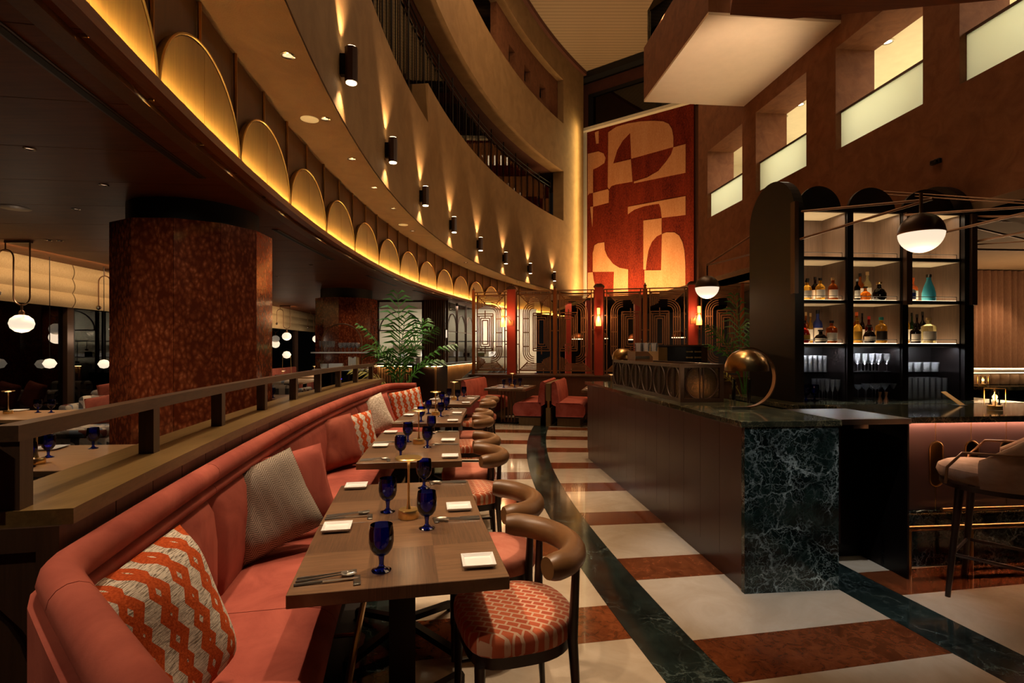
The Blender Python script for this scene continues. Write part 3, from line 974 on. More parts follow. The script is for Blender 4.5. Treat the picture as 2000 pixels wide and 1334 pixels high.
for rr in (0.20, 0.10):
    pts = [E_(0.28 - rr * 1.1, 0.0, -0.004), E_(0.28 - rr * 1.1, 0.66, -0.004)] + [E_(0.28 - rr * 1.1 * math.cos(t), 0.66 + rr * 1.3 * math.sin(t), -0.004) for t in [PI * i / 14 for i in range(1, 14)]] + [E_(0.28 + rr * 1.1, 0.66, -0.004), E_(0.28 + rr * 1.1, 0.0, -0.004)]
    MB().tube(pts, 0.006, 6).build('arch_moulding', M['walnut'], dv)
hr = thing('handrail', 'square timber handrail standing on the curved oak ledge', 'handrail', P(26.92, -0.1, 1.1))
off = -P(26.92, -0.1, 1.1)
MB().polar(26.893, 26.947, -0.2238, 0.0018, 1.272, 1.312, 40).build('top_rail', M['oak'], hr, loc=off)
for i in range(9):
    a = -0.2226 + 0.0279 * i
    wd = 0.026
    m = Matrix.Translation(P(26.92, a, 0)) @ Matrix.Rotation(-a, 4, 'Z')
    MB().box(-wd, wd, -wd, wd, 1.10, 1.272, M=m).build('post', M['oak_v'], hr, smooth=False, loc=off)
    if i == 0:
        m2 = Matrix.Translation(P(26.975, a - 0.0006, 0)) @ Matrix.Rotation(-a, 4, 'Z')
        MB().box(-0.02, 0.02, -0.03, 0.03, 1.10, 1.272, M=m2).build('post', M['walnut'], hr, smooth=False, loc=off)

# ---------------------------------------------------------------- banquette
R_B = 26.74
CA_N, CA_F, CRAD = -0.2265, 0.006, 0.22
TURN, NRAD = 0.60, 0.22
def bpath(s0, s1, n):
    # s runs along the back: 0..1 far return, then arc, then near return (metres from far end)
    out = []
    arc_len = (CA_F - CA_N) * R_B
    L1, L2 = 0.15, CRAD * PI / 2
    for i in range(n + 1):
        s = s0 + (s1 - s0) * i / n
        if s < L1:                        # far return, straight, facing back
            d, a, nd, nt = CRAD + (L1 - s), CA_F + CRAD / R_B, 0, -1
        elif s < L1 + L2:
            t = (s - L1) / L2 * PI / 2
            d, a, nd, nt = CRAD - CRAD * math.sin(t), CA_F + CRAD * math.cos(t) / R_B, math.sin(t), -math.cos(t)
        elif s < L1 + L2 + arc_len:
            d, a, nd, nt = 0, CA_F - (s - L1 - L2) / R_B, 1, 0
        else:
            e = s - L1 - L2 - arc_len
            t = min(e / NRAD, TURN)
            x = max(0.0, e - NRAD * TURN)
            d = NRAD * (1 - math.cos(t)) + x * math.sin(t)
            a = CA_N - (NRAD * math.sin(t) + x * math.cos(t)) / R_B
            nd, nt = math.cos(t), math.sin(t)
        inw = Vector((math.cos(a), -math.sin(a)))
        tan = Vector((math.sin(a), math.cos(a)))
        n2 = inw * nd + tan * nt
        out.append((P(R_B - d, a), (n2.x, n2.y)))
    return out
B_ARC = (CA_F - CA_N) * R_B
B_LEN = 0.15 + CRAD * PI / 2 + B_ARC + NRAD * TURN + 1.05
def circ(d, z, r, n=14, sx=1.0):
    return [(d + r * sx * math.cos(2 * PI * i / n), z + r * math.sin(2 * PI * i / n)) for i in range(n)]
bq = thing('banquette', 'long curved coral velvet banquette with rolled top below the oak ledge', 'banquette', P(26.5, -0.1, 0))
boff = -P(26.5, -0.1, 0)
MB().sweep(bpath(0, B_LEN, 120), [(-0.056, 0.03), (-0.03, 0.03), (-0.03, 0.95), (-0.056, 0.95)]).build('back_shell', M['coral'], bq, loc=boff)
segs = []
s = 0.0
cuts = [0.0]
first = 0.15 + CRAD * PI / 2 + (CA_F + 0.009) * R_B
x = first
while x < B_LEN - 0.9:
    cuts.append(x)
    x += 0.0455 * R_B
cuts.append(B_LEN)
for i in range(len(cuts) - 1):
    c0, c1 = cuts[i] + 0.002, cuts[i + 1] - 0.002
    n = max(8, int((c1 - c0) / 0.05))
    MB().sweep(bpath(c0, c1, n), circ(0.0, 0.985, 0.043)).build('top_roll', M['coral'], bq, loc=boff)
    MB().sweep(bpath(c0, c1, n), circ(0.006, 0.917, 0.023)).build('lower_roll', M['coral'], bq, loc=boff)
    prof = [(-0.03, 0.40), (0.028, 0.42), (0.05, 0.55), (0.05, 0.72), (0.036, 0.84), (0.012, 0.885), (-0.03, 0.892)]
    path = bpath(c0, c1, n)
    b = MB()
    rings = []
    for j, (p, nn) in enumerate(path):
        e = min(j, n - j) / n * (c1 - c0)
        f = min(1.0, 0.35 + 0.65 * math.sqrt(min(1, e / 0.05)))
        rings.append([b.bm.verts.new((p.x + nn[0] * (-0.03 + (d + 0.03) * f), p.y + nn[1] * (-0.03 + (d + 0.03) * f), z)) for d, z in prof])
    for j in range(n):
        for q in range(len(prof) - 1):
            b.bm.faces.new([rings[j][q], rings[j][q + 1], rings[j + 1][q + 1], rings[j + 1][q]])
    b.build('back_cushion', M['coral'], bq, loc=boff, angle=60)
sc = CA_N - 0.016
while sc < CA_F:
    s1 = min(sc + 0.0459, CA_F + 0.004)
    sp = [(0.0, 0.30), (0.0, 0.455), (0.06, 0.472), (0.36, 0.474), (0.44, 0.462), (0.485, 0.43), (0.50, 0.39), (0.485, 0.33), (0.46, 0.30)]
    n = 14
    b = MB()
    rings = []
    for j in range(n + 1):
        a = sc + (s1 - sc - 0.00015) * j / n
        e = min(j, n - j) / n * (s1 - sc) * 26.4
        f = 1 - 0.014 * max(0, 1 - e / 0.04)
        rings.append([b.bm.verts.new(P(26.715 - d, a, 0.30 + (z - 0.30) * f)) for d, z in sp])
    for j in range(n):
        for q in range(len(sp)):
            q2 = (q + 1) % len(sp)
            b.bm.faces.new([rings[j][q], rings[j][q2], rings[j + 1][q2], rings[j + 1][q]])
    b.bm.faces.new(rings[0]); b.bm.faces.new(rings[-1])
    b.build('seat_cushion', M['coral'], bq, loc=boff, angle=50)
    sc = s1
MB().polar(26.38, 26.69, CA_N - 0.004, CA_F + 0.004, 0.0, 0.30, 30).build('plinth', M['walnut'], bq, loc=boff)
MB().tube([P(26.17, CA_N - 0.006 + (CA_F - CA_N) * i / 30, 0.15) for i in range(31)], 0.016, 8).build('foot_rail', M['brass_dark'], bq, loc=boff)
for i in range(7):
    a = CA_N + 0.01 + i * 0.034
    MB().tube([P(26.17, a, 0.15), P(26.385, a, 0.15)], 0.01, 6).build('rail_bracket', M['brass_dark'], bq, loc=boff)

# ---------------------------------------------------------------- scatter cushions
def pillow_mesh(name, sx, sy, th, mat, n=14):
    b = MB()
    top, bot = {}, {}
    for i in range(n + 1):
        for j in range(n + 1):
            u, v = -1 + 2 * i / n, -1 + 2 * j / n
            k = (1 - u ** 4) * (1 - v ** 4)
            pinch = 1 - 0.07 * (1 - abs(u * v)) * (abs(u) ** 6 + abs(v) ** 6) * 0.7
            x, y = u * sx / 2 * pinch, v * sy / 2 * pinch
            z = th / 2 * math.sqrt(max(0, k)) * (1 + 0.05 * math.sin(5 * u + 3 * v))
            top[i, j] = b.bm.verts.new((x, y, z))
            if 0 < i < n and 0 < j < n: bot[i, j] = b.bm.verts.new((x, y, -z))
            else: bot[i, j] = top[i, j]
    for i in range(n):
        for j in range(n):
            b.bm.faces.new([top[i, j], top[i + 1, j], top[i + 1, j + 1], top[i, j + 1]])
            f = []
            for v in (bot[i, j], bot[i, j + 1], bot[i + 1, j + 1], bot[i + 1, j]):
                if v not in f: f.append(v)
            try: b.bm.faces.new(f)
            except ValueError: pass
    return b.mesh(name, mat, angle=70)
def pillow(label, loc, face, size, th, mat, roll=0.0, lean=0.25):
    f = Vector((face[0], face[1], 0)).normalized()
    z = (f * math.cos(lean) + Vector((0, 0, math.sin(lean)))).normalized()
    x = Vector((0, 0, 1)).cross(z).normalized()
    y = z.cross(x)
    m = Matrix((x, y, z)).transposed() @ Matrix.Rotation(roll, 3, 'Z')
    t = thing('scatter_cushion', label, 'cushion', loc, group='scatter cushions on the banquette', rot=m.to_euler())
    put(pillow_mesh('cover', size, size, th, M[mat]), 'cover', t)
    h = size / 2 * 0.985
    c = []
    for i in range(40):
        q = i / 10
        sd = int(q); f_ = (q - sd) * 2 - 1
        u, v = [(f_, -1), (1, f_), (-f_, 1), (-1, -f_)][sd]
        pin = 1 - 0.07 * (1 - abs(u * v)) * (abs(u) ** 6 + abs(v) ** 6) * 0.7
        c.append((u * h * pin, v * h * pin, 0))
    MB().tube(c, 0.004, 5, closed=True).build('piping', M[mat], t)
    return t
pillow('terracotta and white lattice cushion at the near end of the banquette', (-0.97, 1.44, 0.72), (1.0, -0.16), 0.45, 0.22, 'lattice', 0.16, 0.28)
pillow('grey herringbone cushion in front of a coral one', (-1.235, 2.70, 0.715), (0.50, -0.80), 0.44, 0.17, 'herring', 0.36, 0.30)
pillow('coral cushion tucked behind the grey herringbone cushion', (-1.22, 2.95, 0.72), (0.5, -0.75), 0.44, 0.15, 'coral', 0.16, 0.26)
pillow('plain brick red cushion beside the second lattice cushion', (-1.52, 4.62, 0.70), (0.75, -0.62), 0.44, 0.17, 'brick_velvet', 0.12, 0.25)
pillow('terracotta lattice cushion half hidden by a brick red cushion', (-1.44, 4.90, 0.69), (0.6, -0.75), 0.44, 0.16, 'lattice', 0.15, 0.22)
pillow('cream boucle cushion opposite the third table', (-1.66, 6.35, 0.71), (0.45, -0.85), 0.45, 0.17, 'boucle', 0.35, 0.3)
pillow('coral cushion peeping out behind the cream boucle cushion', (-1.66, 6.56, 0.71), (0.5, -0.8), 0.44, 0.15, 'coral', 0.25, 0.25)
pillow('terracotta lattice cushion at the far end of the banquette', (-1.45, 7.42, 0.72), (0.25, -0.95), 0.46, 0.17, 'lattice', 0.2, 0.2)

# ---------------------------------------------------------------- dining tables
HX, HY = 0.3625, 0.348
def table_parts(t):
    MB().box(-HX, HX, -HY, HY, 0.675, 0.72, 0.002, 1).build('tabletop', M['parquet'], t, smooth=False)
    MB().box(-0.05, 0.05, -0.05, 0.05, 0.05, 0.66).box(-0.16, 0.16, -0.16, 0.16, 0.66, 0.675).build('pedestal', M['black_metal'], t, smooth=False)
    for i in range(4):
        an = PI / 4 + i * PI / 2
        e = Vector((math.cos(an), math.sin(an), 0))
        b = MB().bar(e * 0.04 + Vector((0, 0, 0.085)), e * 0.36 + Vector((0, 0, 0.035)), 0.04, 0.03)
        b.lathe([(0, 0), (0.022, 0), (0.022, 0.035), (0.014, 0.05), (0, 0.05)], 10, Matrix.Translation(e * 0.36))
        b.build('leg', M['black_metal'], t, smooth=False)
tacs = [TA0 + k * TPITCH + j for k in range(4) for j in (TLEN * 0.25, TLEN * 0.75)]
TN = ['nearest', 'second', 'third', 'farthest']
HN = ['near', 'far']
tproto = None
tframes = []
for i, a in enumerate(tacs):
    lab = '%s half of the %s parquet table along the banquette' % (HN[i % 2], TN[i // 2])
    L = P(25.955, a)
    if tproto is None:
        tproto = thing('dining_table', lab, 'table', L, -a, 'parquet tables along the banquette')
        table_parts(tproto)
    else:
        dup(tproto, L, -a, lab)
    tframes.append(Matrix.Translation(L) @ Matrix.Rotation(-a, 4, 'Z'))

# tableware meshes
def goblet_parts(t, s=1.0):
    MB().lathe([(0.0, 0.052), (0.012, 0.053), (0.027, 0.062), (0.0385, 0.080), (0.0435, 0.104), (0.0430, 0.135), (0.0395, 0.163), (0.038, 0.163), (0.0415, 0.134), (0.042, 0.104), (0.0365, 0.081), (0.024, 0.066), (0.0, 0.060)], 24).build('bowl', M['blue_glass'], t)
    MB().lathe([(0, 0), (0.034 * s, 0.0), (0.035 * s, 0.003 * s), (0.018 * s, 0.009 * s), (0.009 * s, 0.018 * s), (0.0085 * s, 0.032 * s), (0.010 * s, 0.044 * s), (0.012 * s, 0.053 * s), (0, 0.0525 * s)], 20).build('foot', M['blue_glass'], t)
def plate_parts(t, s=0.06):
    b = MB()
    def ringp(h, z, r=0.012):
        return [(sx * h, sy * h, z) for sx, sy in ((-1, -1), (1, -1), (1, 1), (-1, 1))]
    L = [ringp(s * 0.72, 0.0), ringp(s * 0.80, 0.002), ringp(s, 0.014), ringp(s * 1.0, 0.017), ringp(s * 0.95, 0.0165), ringp(s * 0.80, 0.007)]
    vv = [[b.bm.verts.new(p) for p in r] for r in L]
    b.bm.faces.new(list(reversed(vv[0]))); b.bm.faces.new(vv[-1])
    for i in range(len(vv) - 1):
        for k in range(4):
            b.bm.faces.new([vv[i][k], vv[i][(k + 1) % 4], vv[i + 1][(k + 1) % 4], vv[i + 1][k]])
    return b.mesh('plate', M['white'], smooth=True, angle=25)
plate_me = plate_parts(None)
def cut_handle(b, y, x0, x1):
    b.tube([(x0, y, 0.004), (x0 + 0.02, y, 0.0045), ((x0 + x1) / 2, y, 0.006), (x1, y, 0.010)], [0.0035, 0.0045, 0.0035, 0.0022], 6)
def spoon_me():
    b = MB()
    cut_handle(b, 0, 0, 0.15)
    m = Matrix.Translation((0.172, 0, 0.009)) @ Matrix.Diagonal((1.35, 0.9, 0.5, 1))
    b.lathe([(0.002, -0.012), (0.012, -0.009), (0.019, 0.0), (0.020, 0.003), (0.018, 0.001), (0.010, -0.006), (0.0, -0.009)], 14, m)
    return b.mesh('spoon', M['cutlery'])
def fork_me():
    b = MB()
    cut_handle(b, 0, 0, 0.145)
    b.box(0.143, 0.163, -0.010, 0.010, 0.008, 0.0105)
    for k in range(4):
        b.bar((0.162, -0.0085 + k * 0.0057, 0.0095), (0.195, -0.0085 + k * 0.0057, 0.012), 0.0026, 0.002)
    return b.mesh('fork', M['cutlery'])
def knife_me():
    b = MB()
    b.tube([(0, 0, 0.004), (0.09, 0, 0.006)], [0.005, 0.004], 6)
    b.extrude([(0.09, -0.006, 0.005), (0.20, -0.006, 0.005), (0.208, 0.002, 0.005), (0.20, 0.007, 0.005), (0.09, 0.006, 0.005)], (0, 0, 0.0015))
    return b.mesh('knife', M['cutlery'])
SP, FK, KN = spoon_me(), fork_me(), knife_me()
gob = None
def goblet(loc, label, group, s=1.0):
    global gob
    if gob is None:
        gob = thing('goblet', label, 'glass', loc, 0, group)
        goblet_parts(gob)
        return gob
    g = dup(gob, loc, 0, label, group)
    return g
def tlamp_parts(t):
    MB().lathe([(0, 0), (0.046, 0), (0.048, 0.003), (0.048, 0.034), (0.045, 0.040), (0.012, 0.042), (0, 0.042)], 28).build('base', M['brass'], t)
    MB().lathe([(0.013, 0.041), (0.008, 0.06), (0.0055, 0.10), (0.0055, 0.22), (0.008, 0.262), (0.012, 0.272)], 14).build('stem', M['brass'], t)
    d = MB().lathe([(0, 0.270), (0.060, 0.272), (0.064, 0.277), (0.060, 0.281), (0.0, 0.284)], 32).build('disc_shade', M['brass'], t)
    MB().lathe([(0.014, 0.2695), (0.03, 0.2695), (0.03, 0.268), (0.014, 0.268)], 24).build('led_ring', M['led_soft'], d)
tl = None
def table_lamp(loc, label, group='slim brass table lamps', power=0.5):
    global tl
    if tl is None:
        tl = thing('table_lamp', label, 'lamp', loc, 0, group)
        tlamp_parts(tl)
    else:
        dup(tl, loc, 0, label, group)
    lamp('POINT', 'table_lamp_glow', Vector(loc) + Vector((0, 0, 0.24)), None, power, WARM, 0.03)
for i, m in enumerate(tframes):
    where = 'on the %s half of the %s table' % (HN[i % 2], TN[i // 2])
    rz = m.to_euler().z
    for sd, nm in ((1, 'aisle side'), (-1, 'bench side')):
        j = lambda s: random.uniform(-s, s)
        p = m @ Vector((0.275 * sd + j(.008), -0.215 * sd if sd > 0 else 0.285 + j(.008), 0.72))
        tag(put(plate_me, 'square_plate', None, p, rz + j(0.06)), 'small square white plate at the %s %s' % (nm, where), 'plate', 'square white plates on the parquet tables')
        goblet(m @ Vector((0.105 if sd > 0 else -0.072, 0.21 * sd, 0.72)), 'cobalt blue goblet at the %s %s' % (nm, where), 'blue goblets on the parquet tables')
        y0 = 0.315 if sd > 0 else -0.275
        for me, nn, dy in ((FK, 'fork', 0.042), (SP, 'spoon', 0.018), (KN, 'knife', -0.010)):
            p = m @ Vector((0.35 * sd, y0 + dy * (1 if sd < 0 else -0.6) + (0 if sd < 0 else 0.0), 0.72))
            tag(put(me, nn, None, p, rz + (PI if sd > 0 else 0.0) + j(0.05) + (0.12 if sd < 0 else 0)), 'shiny steel %s at the %s %s' % (nn, nm, where), nn, 'steel cutlery on the parquet tables')
        tag(MB().box(-0.012, 0.012, -0.045, 0.03, 0, 0.006, 0.002, 1).build('cutlery_rest', M['steel'], None, loc=m @ Vector((0.15 * sd, y0, 0.72)), rotz=rz + 0.08), 'narrow steel cutlery rest at the %s %s' % (nm, where), 'cutlery rest', 'cutlery rests on the parquet tables')
for k in range(4):
    m = tframes[2 * k + 1]
    table_lamp(m @ Vector((0.028, -0.318, 0.72)), 'slim brass table lamp with flat disc top on the %s parquet table' % TN[k])

# ---------------------------------------------------------------- chairs with leather roll
def outline(n=40, w=0.232, f=0.225, bk=0.235):
    pts = []
    for i in range(n):
        t = 2 * PI * i / n
        c, s = math.cos(t), math.sin(t)
        if c < 0:      # front: squarer
            e = 4.0
        else:
            e = 2.3
        rr = (abs(c) ** e + abs(s) ** e) ** (-1 / e)
        pts.append((rr * c * (bk if c > 0 else f), rr * s * w))
    return pts
def loft(layers, mat, name, angle=50):
    b = MB()
    o = outline()
    rings = [[b.bm.verts.new((x * k, y * k, z)) for x, y in o] for k, z in layers]
    n = len(o)
    for i in range(len(rings) - 1):
        for q in range(n):
            b.bm.faces.new([rings[i][q], rings[i][(q + 1) % n], rings[i + 1][(q + 1) % n], rings[i + 1][q]])
    b.bm.faces.new(list(reversed(rings[0]))); b.bm.faces.new(rings[-1])
    return b.mesh(name, mat, angle=angle)
SEAT_L = [(0.97, 0.395), (1.0, 0.405), (1.005, 0.44), (0.985, 0.462), (0.93, 0.475), (0.75, 0.481), (0.4, 0.484)]
seat_me = {'blocks': loft(SEAT_L, M['blocks'], 'seat'), 'coral_seat': loft(SEAT_L, M['coral_seat'], 'seat')}
rail_me = loft([(0.9, 0.345), (0.95, 0.35), (0.95, 0.393), (0.9, 0.394)], M['walnut'], 'seat_rail', 30)
leg_f = [MB().tube([(-0.185, s * 0.185, 0.36), (-0.19, s * 0.195, 0.0)], [0.021, 0.013], 10).mesh('leg', M['walnut']) for s in (-1, 1)]
leg_b = [MB().tube([(0.185, s * 0.20, 0.685), (0.175, s * 0.19, 0.40), (0.20, s * 0.20, 0.0)], [0.015, 0.020, 0.012], 10).mesh('leg', M['walnut']) for s in (-1, 1)]
str_me = [MB().tube([(-0.187, s * 0.19, 0.17), (0.19, s * 0.195, 0.17)], 0.010, 8).mesh('stretcher', M['walnut']) for s in (-1, 1)]
arc = []
for i in range(29):
    t = -1.38 + 2.76 * i / 28
    arc.append((0.235 * math.cos(t) + 0.0, 0.265 * math.sin(t), 0.715 - 0.012 * math.cos(t)))
bm_roll = MB().tube(arc, [0.040] + [0.047] + [0.050] * 25 + [0.047] + [0.040], 16)
roll_me = bm_roll.mesh('back_roll', M['leather'])
CHA = [-0.2025, -0.1770, -0.1285, -0.1030, -0.0525, -0.0270, 0.0235, 0.0490]
CHR = [0.10, -0.05, 0.03, -0.03, 0.02, -0.02, 0.03, 0.0]
for i, a in enumerate(CHA):
    mt = 'blocks' if i % 2 == 0 else 'coral_seat'
    lab = ('leather backed chair with patterned velvet seat at near end of the %s table' if i % 2 == 0 else 'leather backed chair with plain coral seat at far end of the %s table') % TN[i // 2]
    t = thing('dining_chair', lab, 'chair', P(25.515, a), -a + CHR[i], 'leather roll back chairs along the aisle')
    put(seat_me[mt], 'seat', t); put(rail_me, 'seat_rail', t); put(roll_me, 'back_roll', t)
    for me in leg_f + leg_b: put(me, 'leg', t)
    for me in str_me: put(me, 'stretcher', t)
# ---------------------------------------------------------------- bar, left wing
def bthing(name, label, cat, p=0.0, q=0.0, z=0.0, group=None, rz=0.0):
    return thing(name, label, cat, B(p, q, z), BETA + rz, group)
def p_of(u, q):
    m = (u - U0) / F_PX
    return (m * (BO.y + EY.y * q) - BO.x - EY.x * q) / (EX.x - EX.y * m)
bc = bthing('bar_counter', 'long dark plum panelled bar counter ending in a green marble slab', 'counter')
MB().box(0.02, 0.60, 0.0, 4.1, 0.0, 1.02).build('carcass', M['black'], bc, smooth=False)
MB().box(0.012, 0.03, 0.0, 4.1, 0.0, 0.13).build('skirting', M['bar_panel'], bc, smooth=False)
for i in range(14):
    q0 = 0.002 + i * 0.2925
    MB().box(0.0, 0.022, q0 + 0.002, q0 + 0.2905, 0.132, 1.02).build('front_panel', M['bar_panel'], bc, smooth=False)
MB().box(-0.006, 0.61, -0.04, -0.001, 0.0, 1.022).build('marble_end', M['green'], bc, smooth=False)
MB().box(-0.03, 0.63, -0.045, 4.13, 1.022, 1.06, 0.003, 1).build('marble_top', M['green_top'], bc, smooth=False)
# flap and cabinet in the gap
fl_ = bthing('bar_flap', 'grey metal lift-up flap bridging the gap in the bar', 'flap', 0.632, 0.0, 1.02)
MB().box(0.0, 0.525, 0.02, 0.62, 0.0, 0.035).build('leaf', M['steel'], fl_, smooth=False)
MB().box(0.15, 0.25, 0.05, 0.07, -0.03, -0.001).build('latch', M['chrome'], fl_, smooth=False)
cb = bthing('bar_cabinet', 'dark cabinet with plain door behind the bar flap', 'cabinet', 0.63, 0.45)
MB().box(0.0, 0.53, 0.02, 0.6, 0.0, 0.96).build('carcass', M['black'], cb, smooth=False)
MB().box(0.01, 0.36, 0.0, 0.019, 0.1, 0.94).build('door', M['bar_panel'], cb, smooth=False)
# right wing
bf = bthing('panelled_bar', 'mauve panelled bar front with brass seams above a green marble plinth', 'counter')
MB().box(1.162, 4.6, 0.31, 0.8, 0.0, 1.015).build('carcass', M['black'], bf, smooth=False)
MB().box(1.162, 1.175, 0.06, 0.31, 0.0, 1.015).build('end_panel', M['black'], bf, smooth=False)
seams = [1.178] + [1.305 + 0.273 * i for i in range(12)]
for i in range(len(seams) - 1):
    MB().box(seams[i] + 0.004, seams[i + 1] - 0.004, 0.285, 0.31, 0.36, 1.015).build('front_panel', M['mauve'], bf, smooth=False)
    if i > 0:
        MB().box(seams[i] - 0.004, seams[i] + 0.004, 0.288, 0.31, 0.36, 1.015).build('brass_seam', M['brass'], bf, smooth=False)
        pts = []
        for j in range(24):
            t = 2 * PI * j / 24
            pts.append((seams[i] + 0.05 * math.cos(t), 0.0, 0.70 + 0.05 * math.sin(t) + (0.105 if math.sin(t) > 0 else -0.105)))
        il = MB().extrude([(x, 0.285, z) for x, y, z in pts], (0, -0.006, 0)).build('pill_inlay', M['brass_dark'], bf, smooth=False)
        MB().tube([(x, 0.279, z) for x, y, z in pts], 0.006, 6, closed=True).build('inlay_rim', M['brass_dark'], il)
MB().box(1.162, 4.6, 0.25, 0.285, 0.0, 0.38).build('marble_plinth', M['green'], bf, smooth=False)
MB().box(1.158, 4.6, 0.06, 0.85, 1.018, 1.058, 0.003, 1).build('marble_top', M['green_top'], bf, smooth=False)
MB().box(1.18, 4.6, 0.262, 0.28, 1.010, 1.016).build('led_strip', M['led_bar'], bf, smooth=False)
frl = bthing('foot_rail', 'brass foot rail along the mauve bar front', 'rail', 1.2, 0.12)
MB().tube([(0.0, 0, 0.31), (3.2, 0, 0.31)], 0.019, 10).build('tube', M['brass_dark'], frl)
MB().tube([(0.35, 0.09, 0.40), (3.2, 0.09, 0.40)], 0.014, 10).build('upper_tube', M['brass_dark'], frl)
for x in (0.03, 0.48, 1.1, 1.8, 2.5):
    MB().tube([(x, 0, 0.0), (x, 0, 0.31)], 0.013, 8).build('post', M['brass_dark'], frl)
    MB().tube([(x, 0, 0.31), (x, 0.128, 0.31)], 0.009, 8).build('bracket', M['brass_dark'], frl)

# ---------------------------------------------------------------- bottle tower
bk = bthing('back_counter', 'dark back bar counter with a green marble edge under the shelves', 'counter', 1.35, 1.55)
MB().box(0.0, 2.4, 0.05, 1.15, 0.0, 0.94).build('carcass', M['black'], bk, smooth=False)
MB().box(-0.02, 2.42, 0.0, 1.17, 0.94, 0.985, 0.003, 1).build('marble_top', M['green_top'], bk, smooth=False)
M['taupe'] = wood('taupe_veneer', '#4e3e31', '#6a5544', 0.5, 2)
tw = bthing('bottle_shelves', 'tall black bar shelving with rounded tops and three lit bays', 'shelving')
Q0, Q1 = 1.815, 2.615
def roundpanel(p0, p1, q0, q1, z0, zs_, part):
    r = (q1 - q0) / 2
    pts = [(p0, q0, z0), (p0, q1, z0)] + [(p0, (q0 + q1) / 2 + r * math.cos(t), zs_ + r * math.sin(t)) for t in [PI * i / 24 for i in range(25)]]
    MB().extrude(pts, (p1 - p0, 0, 0)).build(part, M['black'], tw, smooth=False)
roundpanel(1.515, 1.61, Q0 - 0.03, Q1, 0.987, 2.84, 'side_panel')
roundpanel(3.33, 3.43, Q0 - 0.03, Q1, 0.987, 2.84, 'side_panel')
bays = [(1.61, 2.085), (2.15, 2.675), (2.74, 3.33)]
for x0, x1 in ((2.085, 2.15), (2.675, 2.74)):
    MB().box(x0, x1, Q0, Q0 + 0.36, 0.987, 2.87).build('upright', M['black'], tw, smooth=False)
MB().box(1.50, 1.54, Q0 - 0.05, Q0 + 0.02, 2.05, 2.95).build('edge_box', M['bronze_dark'], tw, smooth=False)
MB().box(2.68, 2.74, Q0 - 0.05, Q0, 1.95, 2.87).build('edge_box', M['bronze_dark'], tw, smooth=False)
MB().box(3.38, 3.44, Q0 - 0.06, Q0 - 0.031, 1.95, 2.87).build('edge_box', M['bronze_dark'], tw, smooth=False)
MB().box(1.61, 3.33, Q0, Q1, 2.87, 2.905).build('top_board', M['black'], tw, smooth=False)
SZ = [2.43, 2.0, 1.566]
for bi, (x0, x1) in enumerate(bays):
    MB().box(x0, x1, Q0 + 0.36, Q0 + 0.385, 0.987, 2.87).build('back_panel', M['taupe'], tw, smooth=False)
    for xs in ((x0 + 0.0005, x0 + 0.010), (x1 - 0.010, x1 - 0.0005)):
        MB().box(xs[0], xs[1], Q0 + 0.02, Q0 + 0.359, 1.531, 2.868).build('side_lining', M['taupe'], tw, smooth=False)
        MB().box(xs[0], xs[1], Q0 + 0.02, Q0 + 0.359, 0.99, 1.530).build('dark_lining', M['black'], tw, smooth=False)
    for z in SZ + [2.908]:
        MB().box(x0 + 0.011, x1 - 0.011, Q0 + 0.03, Q0 + 0.358, z - 0.041, z - 0.0355).build('under_lining', M['cream_paint'], tw, smooth=False)
    for z in SZ:
        MB().box(x0 + 0.001, x1 - 0.001, Q0 + 0.01, Q0 + 0.358, z - 0.035, z - 0.006).build('shelf', M['black'], tw, smooth=False)
        MB().box(x0 + 0.012, x1 - 0.012, Q0 + 0.045, Q0 + 0.35, z - 0.006, z - 0.001).build('light_panel', M['shelf_glow'] if 'shelf_glow' in M else M.setdefault('shelf_glow', emis('shelf_glow', '#ffdcae', 4.5)), tw, smooth=False)
        g = x1 - 0.04
        MB().tube([(x0 + 0.002, Q0 + 0.02, z + 0.035), (g, Q0 + 0.02, z + 0.035), (g, Q0 + 0.02, z - 0.006)], 0.0035, 5).build('gallery_rail', M['black_metal'], tw, smooth=False)
    MB().box(x0 + 0.011, x1 - 0.011, Q0 + 0.352, Q0 + 0.359, 0.99, 1.524).build('dark_lining', M['black'], tw, smooth=False)
    MB().box(x0 + 0.002, x1 - 0.002, Q0 + 0.02, Q0 + 0.355, 1.268, 1.276).build('glass_shelf', M['glass'], tw, smooth=False)
    # crest arches
    c, r = (x0 + x1) / 2, (x1 - x0) / 2 - 0.005
    for q, k in ((Q0 + 0.08, 1.0), (Q1 - 0.06, 0.8)):
        pts = [(c + r * k * math.cos(t), q, 2.905 + 0.24 * (1.0 if k == 1 else 1.25) * math.sin(t)) for t in [PI * i / 20 for i in range(21)]]
        MB().extrude(pts, (0, 0.03, 0)).build('crest_arch', M['black'], tw, smooth=False)
    lamp('AREA', 'bay_light', B((x0 + x1) / 2, Q0 + 0.10, 2.855), B((x0 + x1) / 2, Q0 + 0.2, 1), 1.2, WARM2, x1 - x0 - 0.1, sy=0.03)
    lamp('AREA', 'glassware_fill', B((x0 + x1) / 2, Q0 + 0.10, 1.525), B((x0 + x1) / 2, Q0 + 0.2, 1), 9, (0.92, 0.95, 1.0), x1 - x0 - 0.1, sy=0.03)  # added fill that brightens the glassware

